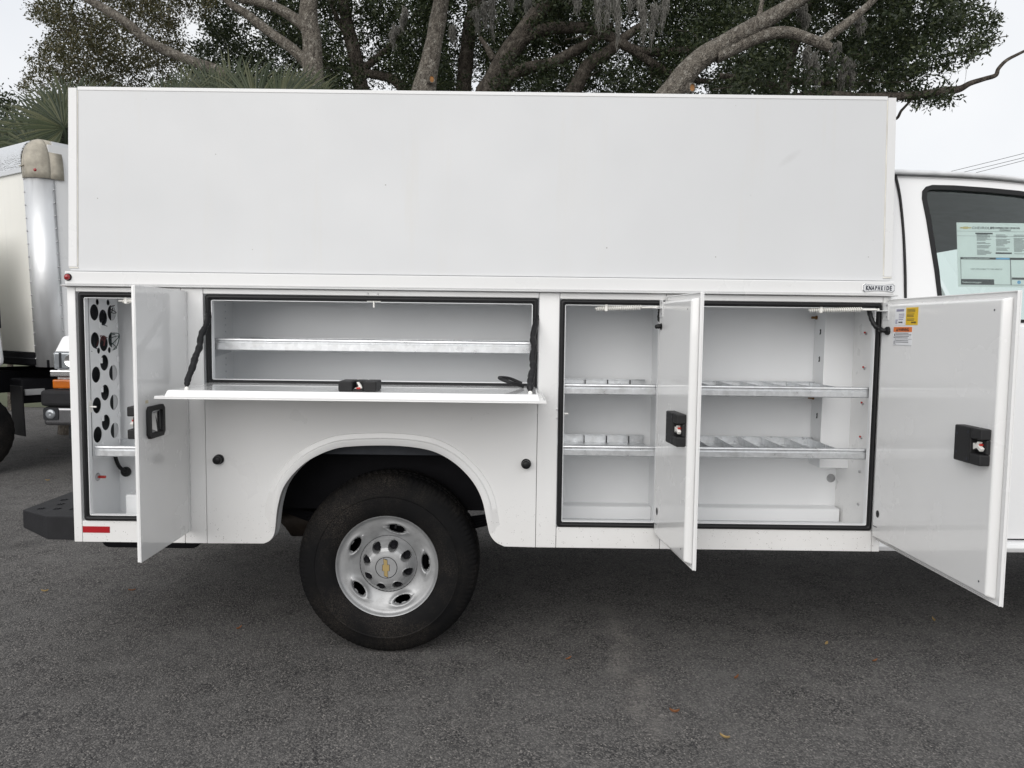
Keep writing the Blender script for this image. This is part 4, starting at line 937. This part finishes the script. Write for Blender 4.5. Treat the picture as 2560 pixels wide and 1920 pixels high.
def leaves(name, cen, tree, mat, n_per, L, wd, spread, droop=.0):
    cen=np.asarray(cen); N=len(cen)
    ax=rng.normal(size=(N,3)); ax[:,2]=ax[:,2]*.6-droop; ax/=np.linalg.norm(ax,axis=1)[:,None]
    t=rng.uniform(-1,1,(N,n_per,1)); base=cen[:,None,:]+ax[:,None,:]*t*spread+rng.normal(size=(N,n_per,3))*spread*.22
    d=ax[:,None,:]*.7+rng.normal(size=(N,n_per,3))*.75; d/=np.linalg.norm(d,axis=2)[:,:,None]
    nn=rng.normal(size=(N,n_per,3)); s=np.cross(d,nn); s/=np.linalg.norm(s,axis=2)[:,:,None]
    l=L*rng.uniform(.6,1.25,(N,n_per,1)); w=wd*rng.uniform(.7,1.2,(N,n_per,1))*.5
    v=np.stack([base, base+d*l*.45+s*w, base+d*l, base+d*l*.45-s*w],axis=2).reshape(-1,3)
    M_=len(v)//4; me=bpy.data.meshes.new(name); me.vertices.add(len(v)); me.vertices.foreach_set('co',v.astype(np.float32).ravel())
    me.loops.add(M_*4); me.loops.foreach_set('vertex_index',np.arange(M_*4,dtype=np.int32)); me.polygons.add(M_); me.polygons.foreach_set('loop_start',np.arange(0,M_*4,4,dtype=np.int32)); me.polygons.foreach_set('loop_total',np.full(M_,4,dtype=np.int32))
    me.update(calc_edges=True); return link(name,me,mat,tree)
def inpoly(px,py,poly):
    ins=False; j=len(poly)-1
    for i in range(len(poly)):
        xi,yi=poly[i]; xj,yj=poly[j]
        if (yi>py)!=(yj>py) and px<(xj-xi)*(py-yi)/(yj-yi)+xi: ins=not ins
        j=i
    return ins
def crown_points(poly, Y0, Y1, count, thr, fscale=1.35, seed=0, fade=None):
    xs=[p[0] for p in poly]; ys=[p[1] for p in poly]; out=[]; guard=0
    while len(out)<count and guard<count*14:
        guard+=1
        px=rng.uniform(min(xs),max(xs)); py=rng.uniform(min(ys),max(ys)); Y=rng.uniform(Y0,Y1)
        jx=noise.noise((px*.02,py*.02,seed))*28; jy=noise.noise((px*.02,py*.02,seed+7))*28
        if not inpoly(px+jx,py+jy,poly): continue
        p=at(px,py,Y)
        if noise.noise((p.x*fscale,p.y*.10,p.z*fscale+seed))+.5*noise.noise((p.x*3.6,p.y*.22,p.z*3.6+seed))+.3*noise.noise((p.x*2,p.y*2,p.z*2+seed))<thr: continue
        out.append(p)
    return out
def twigs(tree, cen, mat, count, L=(.35,1.0), r=.009, droop=-.1):
    m=MB()
    for p in random.sample(list(cen),min(count,len(cen))):
        a=random.uniform(0,6.28); d=Vector((math.cos(a),math.sin(a)*.5,random.uniform(-.5,.5)+droop)).normalized(); l=random.uniform(*L); P=[Vector(p)-d*l*.5]
        for i in range(6): d=(d+Vector((random.gauss(0,.3),random.gauss(0,.2),random.gauss(0,.25)))).normalized(); P.append(P[-1]+d*l/6)
        m.tube(P,[r*(1-.13*i) for i in range(7)],4)
    o=m.build('twigs',mat,tree,keep=True); o['kind']='stuff'; return o
def moss(tree, spots, Y):
    for (px,py,w,h) in spots:
        m=MB(); z=(Y+3.15)/F_PX; c=at(px,py,Y); n=int(14+w*.8); ph=random.uniform(0,9)
        for i in range(n):
            off=random.gauss(0,.26); x0_=off*w*z; l=h*z*random.uniform(.4,1.0)*math.exp(-(off*1.6)**2)
            P=[c+Vector((x0_,random.gauss(0,.05),random.uniform(0,.12)*h*z))]
            for k in range(1,11):
                t=k/10; P.append(Vector((c.x+x0_*(1-.55*t)+.03*math.sin(ph+t*5)+random.gauss(0,.012), P[0].y+random.gauss(0,.015), P[0].z-l*t)))
            m.tube(P,[.0065*(1-.06*k)*random.uniform(.5,1.4) for k in range(11)],3)
            for k in range(1,11):
                q=P[k]; m.tube([q,q+Vector((random.gauss(0,.016),random.gauss(0,.015),-random.uniform(.02,.05))),q+Vector((random.gauss(0,.018),random.gauss(0,.015),-random.uniform(.05,.10)))],[.004,.0035,.002],3)
        m.build('hanging_moss',m_moss,tree,keep=True)

# left pale oak
t1=thing('oak_tree','pale barked oak with slanting limbs rising behind the palm fronds','tree',at(800,500,8)*1)
t1.location.z=0
m=MB(); g=at(800,225,8); limb(m,[(786,230,52),(782,150,46),(778,90,44),(770,40,46),(776,-20,38),(790,-120,30),(800,-260,18)],8,ground=(g.x,8,-.1)); m.build('trunk',m_bark_pale,t1,smooth=60)
for pts in ([(768,70,32),(735,45,26),(690,18,22),(640,3,20),(590,-8,17),(520,-70,12)],[(785,175,32),(740,128,26),(700,97,25),(655,64,23),(615,32,20),(575,8,17),(510,-60,12)],[(790,300,34,7.9),(640,235,32,7.7),(550,182,28,7.5),(486,155,24,7.4),(428,130,23,7.4),(373,103,23,7.3),(319,58,21,7.2),(262,22,20,7.2),(205,-12,16,7.2),(120,-80,10,7.2)]):
    m=MB(); limb(m,pts,8); m.build('limb',m_bark_pale,t1,smooth=60)
LP=[(95,40),(85,-20),(70,-300),(520,-300),(540,-10),(520,60),(470,30),(440,60),(470,130),(430,230),(180,235),(60,215),(50,190),(90,170),(75,130),(120,118),(130,70)]
c1=crown_points(LP,7.6,11,4600,-.08,seed=3); leaves('crown',c1,t1,m_fol_olive,16,.054,.022,.15); twigs(t1,c1,m_bark_dark,150,L=(.3,.7),r=.006)
# olive undergrowth sapling at the far left edge
t0=thing('sapling','small leafy sapling at the left edge above the box truck','tree',(at(15,300,9).x,9,0))
m=MB(); limb(m,[(8,420,10),(14,330,8),(18,290,5),(22,255,3)],9,ground=(at(8,420,9).x,9,0)); m.build('trunk',m_bark_dark,t0)
leaves('crown',crown_points([(-60,245),(20,238),(40,262),(28,300),(50,350),(-60,360)],8.6,9.3,110,-.6,seed=5),t0,m_fol_dark,14,.07,.03,.15)
# second tree, left middle: dark mass behind
t2=thing('oak_tree','dark leafy oak between the pale trunks','tree',(at(900,300,12).x,12,0))
m=MB(); limb(m,[(905,240,40),(890,150,34),(868,60,30),(850,-60,24),(840,-200,14)],12,ground=(at(910,240,12).x,12,0)); m.build('trunk',m_bark_dark,t2,smooth=60)
for pts in ([(1015,232,26),(985,200,24),(930,186,20),(870,172,16),(820,160,12),(790,140,8)],[(900,180,20),(960,130,14),(1010,70,10),(1050,20,6)],[(880,110,18),(840,40,12),(820,-30,8)]):
    m=MB(); limb(m,pts,12); m.build('limb',m_bark_dark,t2,smooth=60)
MP=[(470,150),(520,60),(480,-10),(500,-320),(1130,-320),(1130,245),(420,245),(440,190)]
c2=crown_points(MP,10.5,16,8200,-.10,seed=1); leaves('crown',c2,t2,m_fol_dark,14,.080,.034,.17); twigs(t2,c2,m_bark_dark,150)
moss(t2,[(985,70,14,50),(1010,25,14,60)],10)
# centre pale trunk
t3=thing('oak_tree','straight pale trunk with orange pruning scar above the truck roof','tree',(at(1050,300,7).x,7,0))
m=MB(); limb(m,[(1058,240,60),(1064,205,54),(1076,150,47),(1086,100,43),(1096,45,40),(1104,-10,38),(1112,-90,34),(1118,-220,22)],7,ground=(at(1035,300,7).x,7,-.1),jit=.01); tr3=m.build('trunk',m_bark_pale,t3,smooth=60)
def scar(px,py,Y,r,par):
    c=at(px,py,Y); d=(CAM-c).normalized(); d=Vector((d.x*.6+.45,d.y,d.z*.3)).normalized()
    MB().lathe([(0,.0),(r*.75,.0)],c,ax=d,n=18,disp=lambda a,h,th,k:(a*(1+.35*abs(math.cos(th))),h)).build('pruning_scar',m_cut,par)
    MB().lathe([(r*.7,-.03),(r*.75,.012),(r*1.0,.012),(r*1.15,-.05)],c,ax=d,n=18,disp=lambda a,h,th,k:(a*(1+.35*abs(math.cos(th))),h)).build('scar_collar',m_bark_pale,par,smooth=60)
scar(1079,198,6.80,.038,tr3)
m=MB(); limb(m,[(1112,-90,24),(1180,-140,18),(1260,-230,10)],7); m.build('limb',m_bark_pale,t3,smooth=60)
c3=crown_points([(900,-120),(880,-330),(1330,-330),(1330,-110),(1240,-60),(1000,-50)],5.6,8.6,900,-.3,seed=8); leaves('crown',c3,t3,m_fol_dark,14,.07,.028,.18)
# dark trunk behind centre
t4=thing('oak_tree','upright dark trunk just right of the pale centre trunk','tree',(at(1160,300,13).x,13,0))
m=MB(); limb(m,[(1158,240,38),(1163,180,36),(1168,120,36),(1178,60,36),(1188,0,34),(1195,-120,24)],13,ground=(at(1156,240,13).x,13,0)); m.build('trunk',m_bark_dark,t4,smooth=60)
c4=crown_points([(1040,250),(1040,-330),(1420,-330),(1400,60),(1250,160),(1140,250)],11.5,17,4800,-.06,seed=12); leaves('crown',c4,t4,m_fol_dark,14,.080,.034,.17); twigs(t4,c4,m_bark_dark,80)
moss(t4,[(1232,-15,20,115),(1192,30,16,50),(1212,10,16,60),(1275,-20,18,50),(1318,-10,16,40),(1135,70,12,40)],9.5)
# big dark leaning oak
t5=thing('oak_tree','massive dark live oak with leaning trunk and long arching limb','tree',(at(1180,300,11).x,11,0))
m=MB(); limb(m,[(1218,240,62),(1240,195,52),(1268,142,48),(1300,95,46),(1335,45,42),(1372,0,38),(1430,-80,30),(1500,-200,18)],11,ground=(at(1190,260,11).x,11,-.1)); m.build('trunk',m_bark_dark,t5,smooth=60)
for pts in ([(1308,96,34),(1350,78,30),(1410,70,27),(1480,72,26),(1540,100,25),(1585,126,23),(1650,132,20),(1730,128,17),(1800,150,12)],
            [(1252,225,36),(1285,185,32),(1330,168,30),(1380,158,28),(1440,125,26),(1490,95,20),(1530,60,14)],
            [(1425,245,42),(1450,200,38),(1475,160,34),(1520,130,28),(1560,95,22),(1610,60,16)],
            [(1235,150,18),(1218,118,14),(1200,92,9)],[(1580,125,20),(1640,165,18),(1700,195,16),(1780,205,12)],[(1340,40,18),(1400,-20,14),(1480,-80,10)]):
    m=MB(); limb(m,pts,11); m.build('limb',m_bark_dark,t5,smooth=60)
c5=crown_points([(1230,250),(1260,150),(1330,50),(1330,-330),(1900,-330),(1850,60),(1830,250)],10.2,16.5,8600,-.08,seed=21); leaves('crown',c5,t5,m_fol_dark,14,.080,.034,.17); twigs(t5,c5,m_bark_dark,170)
moss(t5,[(1500,-15,24,100),(1517,-20,18,90),(1543,-25,20,160),(1607,5,22,105),(1634,20,18,100),(1661,-15,18,100),(1580,-20,16,50),(1440,-10,18,40)],8.6)
# right leaning pale trunk
t6=thing('oak_tree','stout pale trunk leaning right with forked limbs and cut scar','tree',(at(1560,500,6).x,6,0))
m=MB(); limb(m,[(1655,262,62),(1684,225,58),(1712,188,54),(1745,155,50),(1785,126,46),(1830,98,43),(1880,70,40),(1930,42,37),(1980,12,34),(2040,-30,30),(2120,-110,20)],6,ground=(at(1560,500,6).x,6,-.1),jit=.012); tr6=m.build('trunk',m_bark_pale,t6,smooth=60)
for pts in ([(1790,142,36),(1840,120,30),(1890,96,29),(1935,82,28),(1980,82,28),(2025,97,27),(2062,112,24),(2076,120,22)],[(2056,104,22),(2085,82,22),(2125,52,20),(2170,12,18),(2215,-40,15),(2260,-110,9)],[(1893,66,14),(1900,30,11),(1908,-10,9),(1915,-60,6)]):
    m=MB(); limb(m,pts,6,jit=.012); m.build('limb',m_bark_pale,t6,smooth=60)
scar(1730,219,5.72,.040,tr6)
RP=[(1830,250),(1840,60),(1870,-330),(2480,-330),(2420,-60),(2330,-10),(2345,-40),(2450,15),(2500,50),(2500,105),(2455,145),(2400,150),(2370,165),(2360,190),(2390,235),(2345,272),(2300,278),(2275,245),(2235,225),(2200,262),(1990,262)]
c6=crown_points(RP,6.5,10.5,4300,-.02,seed=33); leaves('crown',c6,t6,m_fol_dark,14,.074,.030,.15); twigs(t6,c6,m_bark_dark,150,r=.008)
moss(t6,[(2022,125,12,100),(2040,140,10,90),(2112,150,12,70),(2010,20,20,60),(2148,40,12,45),(2125,160,10,60),(2090,110,10,40)],7.2)
# far-right oak: low dark limb running out past the cab
t7=thing('oak_tree','dark oak whose bare crooked branch reaches out over the cab','tree',(at(1950,300,9).x,9,0))
m=MB(); limb(m,[(1950,300,40),(1955,240,34),(1975,150,28),(2010,40,20),(2050,-80,12)],9,ground=(at(1950,300,9).x,9,0)); m.build('trunk',m_bark_dark,t7,smooth=60)
for pts in ([(1955,250,26),(2060,240,24),(2150,246,22),(2240,243,20),(2310,236,18),(2365,226,17),(2398,222,16),(2425,208,13),(2460,197,11),(2489,188,11),(2496,172,9),(2515,152,8),(2545,136,7),(2600,110,5)],
            [(1960,225,18),(1880,200,16),(1800,190,12)],[(2150,246,8),(2232,296,7),(2256,275,6),(2280,250,5),(2300,235,3)],[(1960,200,18),(2050,205,16),(2130,210,12),(2200,205,8)]):
    m=MB(); limb(m,pts,7 if pts[0][0]==1955 else 9); m.build('limb',m_bark_dark,t7,smooth=60)
c7=crown_points([(1700,250),(1700,100),(1900,-100),(2200,-100),(2280,60),(2260,200),(2180,250)],9,14,2000,.0,seed=41); leaves('crown',c7,t7,m_fol_dark,14,.080,.034,.17); twigs(t7,c7,m_bark_dark,80)

# palms
def palm(name_label, fans, Y, px, gname=None):
    base=at(px,300,Y); t=thing('palm_tree',name_label,'palm',(base.x,Y,0))
    top=min(at(f[0],f[1],Y).z for f in fans)-.25
    P=[Vector((base.x+.05*math.sin(i),Y,-.1+(top+.1)*i/9)) for i in range(10)]
    MB().tube(P,[.19]*10,14).build('trunk',m_bark_dark,t,smooth=60); hub=P[-1]
    for (fx,fy,rp,tilt,az) in fans:
        c=at(fx,fy,Y+random.uniform(-.3,.3)); rad=rp*1.36/F_PX*(Y+3.15); m=MB()
        upv=Vector((math.sin(R(tilt)),0,math.cos(R(tilt)))); nrm=Vector((math.sin(R(az)),-math.cos(R(az)),.25)).normalized(); upv=(upv-nrm*upv.dot(nrm)).normalized(); sd_=upv.cross(nrm)
        nb=60
        for i in range(nb):
            a=R(-115+230*i/(nb-1)+random.uniform(-1.5,1.5)); d=upv*math.cos(a)+sd_*math.sin(a)
            l=rad*(1-.22*abs(a/2))*random.uniform(.85,1.08); w=l*.019; pr=d.cross(nrm).normalized(); sag=random.uniform(.02,.22)
            v=[c+nrm*random.uniform(-.01,.01)]
            for tq,wq in ((.40,1),(.72,.6),(1,.05)):
                b=c+d*l*tq+Vector((0,0,-sag*l*tq**3))-nrm*(.10*l*(tq**2))
                v+=[b-pr*w*wq, b+nrm*w*.5*wq, b+pr*w*wq]
            m.add(v,[(0,1,2),(0,2,3),(1,4,5,2),(2,5,6,3),(4,7,8,5),(5,8,9,6)])
        m.tube(spline([hub,hub.lerp(c,.5)+Vector((0,0,.05)),c,c+upv*rad*.3],4),[.02]*9+[.016]*3+[.008],6)
        m.build('frond',m_palm,t,keep=True)
palm('sabal palm with fan fronds above the rear of the truck roof',[(455,262,105,-28,-20),(520,268,120,-12,10),(585,272,148,-2,-5),(640,275,130,10,20),(700,272,118,18,-10),(750,270,112,8,5),(790,275,80,35,15),(410,275,90,-45,0),(560,290,130,22,40),(690,290,140,-18,-35)],6.2,620)
palm('sabal palm with drooping fronds over the box truck roof',[(150,330,150,-30,-15),(175,300,125,-8,10),(120,350,150,-52,5),(90,380,140,-80,-10),(165,370,120,-70,-30),(20,400,130,-60,0),(40,380,120,-25,10),(180,350,130,-110,0),(230,310,120,20,0),(160,320,110,-55,25)],6.6,160)

# overhead wires at the right
for k,(ya,yb,lb) in enumerate(((415,357,'uppermost thin overhead wire in the sky above the cab'),(419,368,'middle thin overhead wire in the sky above the cab'),(423,374,'lowest thin overhead wire in the sky above the cab'))):
    a=at(2360+k*22,ya,34); b=at(2640,yb-14,30); d=(b-a)
    P=[a+d*t+Vector((0,0,-.35*(1-((t-.5)/2.5)**2))) for t in np.linspace(-2,3,31)]
    tag(MB().tube(P,.011,5).build('power_line',m_wire,smooth=60),lb,'wire','overhead wires')

# fallen leaves on the asphalt
lv=[(2066,1609,1,'largest orange brown leaf on the asphalt, right of centre'),(2187,1652,0,'reddish leaf on the asphalt right of the largest leaf'),(2334,1551,1,'brown leaf on the asphalt under the wide front door'),(1841,1695,0,'curled dark leaf on the asphalt below the middle compartment'),(1421,1647,0,'small dark leaf on the asphalt beside the pale streak'),(1686,1780,0,'upright curled brown leaf low in the middle of the asphalt'),(1812,1844,1,'tan leaf lying nearest the bottom of the picture'),(598,1571,0,'orange leaf on the asphalt left of the wheel'),(119,1201,1,'pale tan leaf on the asphalt left of the step bumper'),(112,1478,1,'tan leaf on the asphalt below the step bumper'),(330,1476,0,'brown leaf on the asphalt below the rear reflector'),(118,1125,0,'reddish leaf on the asphalt below the parked van')]
for i,(px,py,k,lb) in enumerate(lv):
    p=atz(px,py,GZ+.006); m=MB(); a=random.uniform(0,3.1); L=.030 if i!=0 else .038; w=L*.34; ca,sa=math.cos(a),math.sin(a); cu=random.uniform(.006,.016)
    v=[]
    for t in np.linspace(-1,1,7):
        ww_=w*max(.06,(1-t*t)**.7)*(1+.2*math.sin(9*t))
        for s_ in (-1,0,1): x=t*L*.6; y=s_*ww_*.5; v.append((p.x+ca*x-sa*y,p.y+sa*x+ca*y,GZ+.0045+cu*(abs(s_)*.5+t*t*.6)))
    m.add(v,[(3*q+j,3*q+j+1,3*q+4+j,3*q+3+j) for q in range(6) for j in range(2)])
    tag(m.build('fallen_leaf',(m_leaf1,m_leaf2)[k],smooth=60),lb,'leaf','leaves fallen on the asphalt')
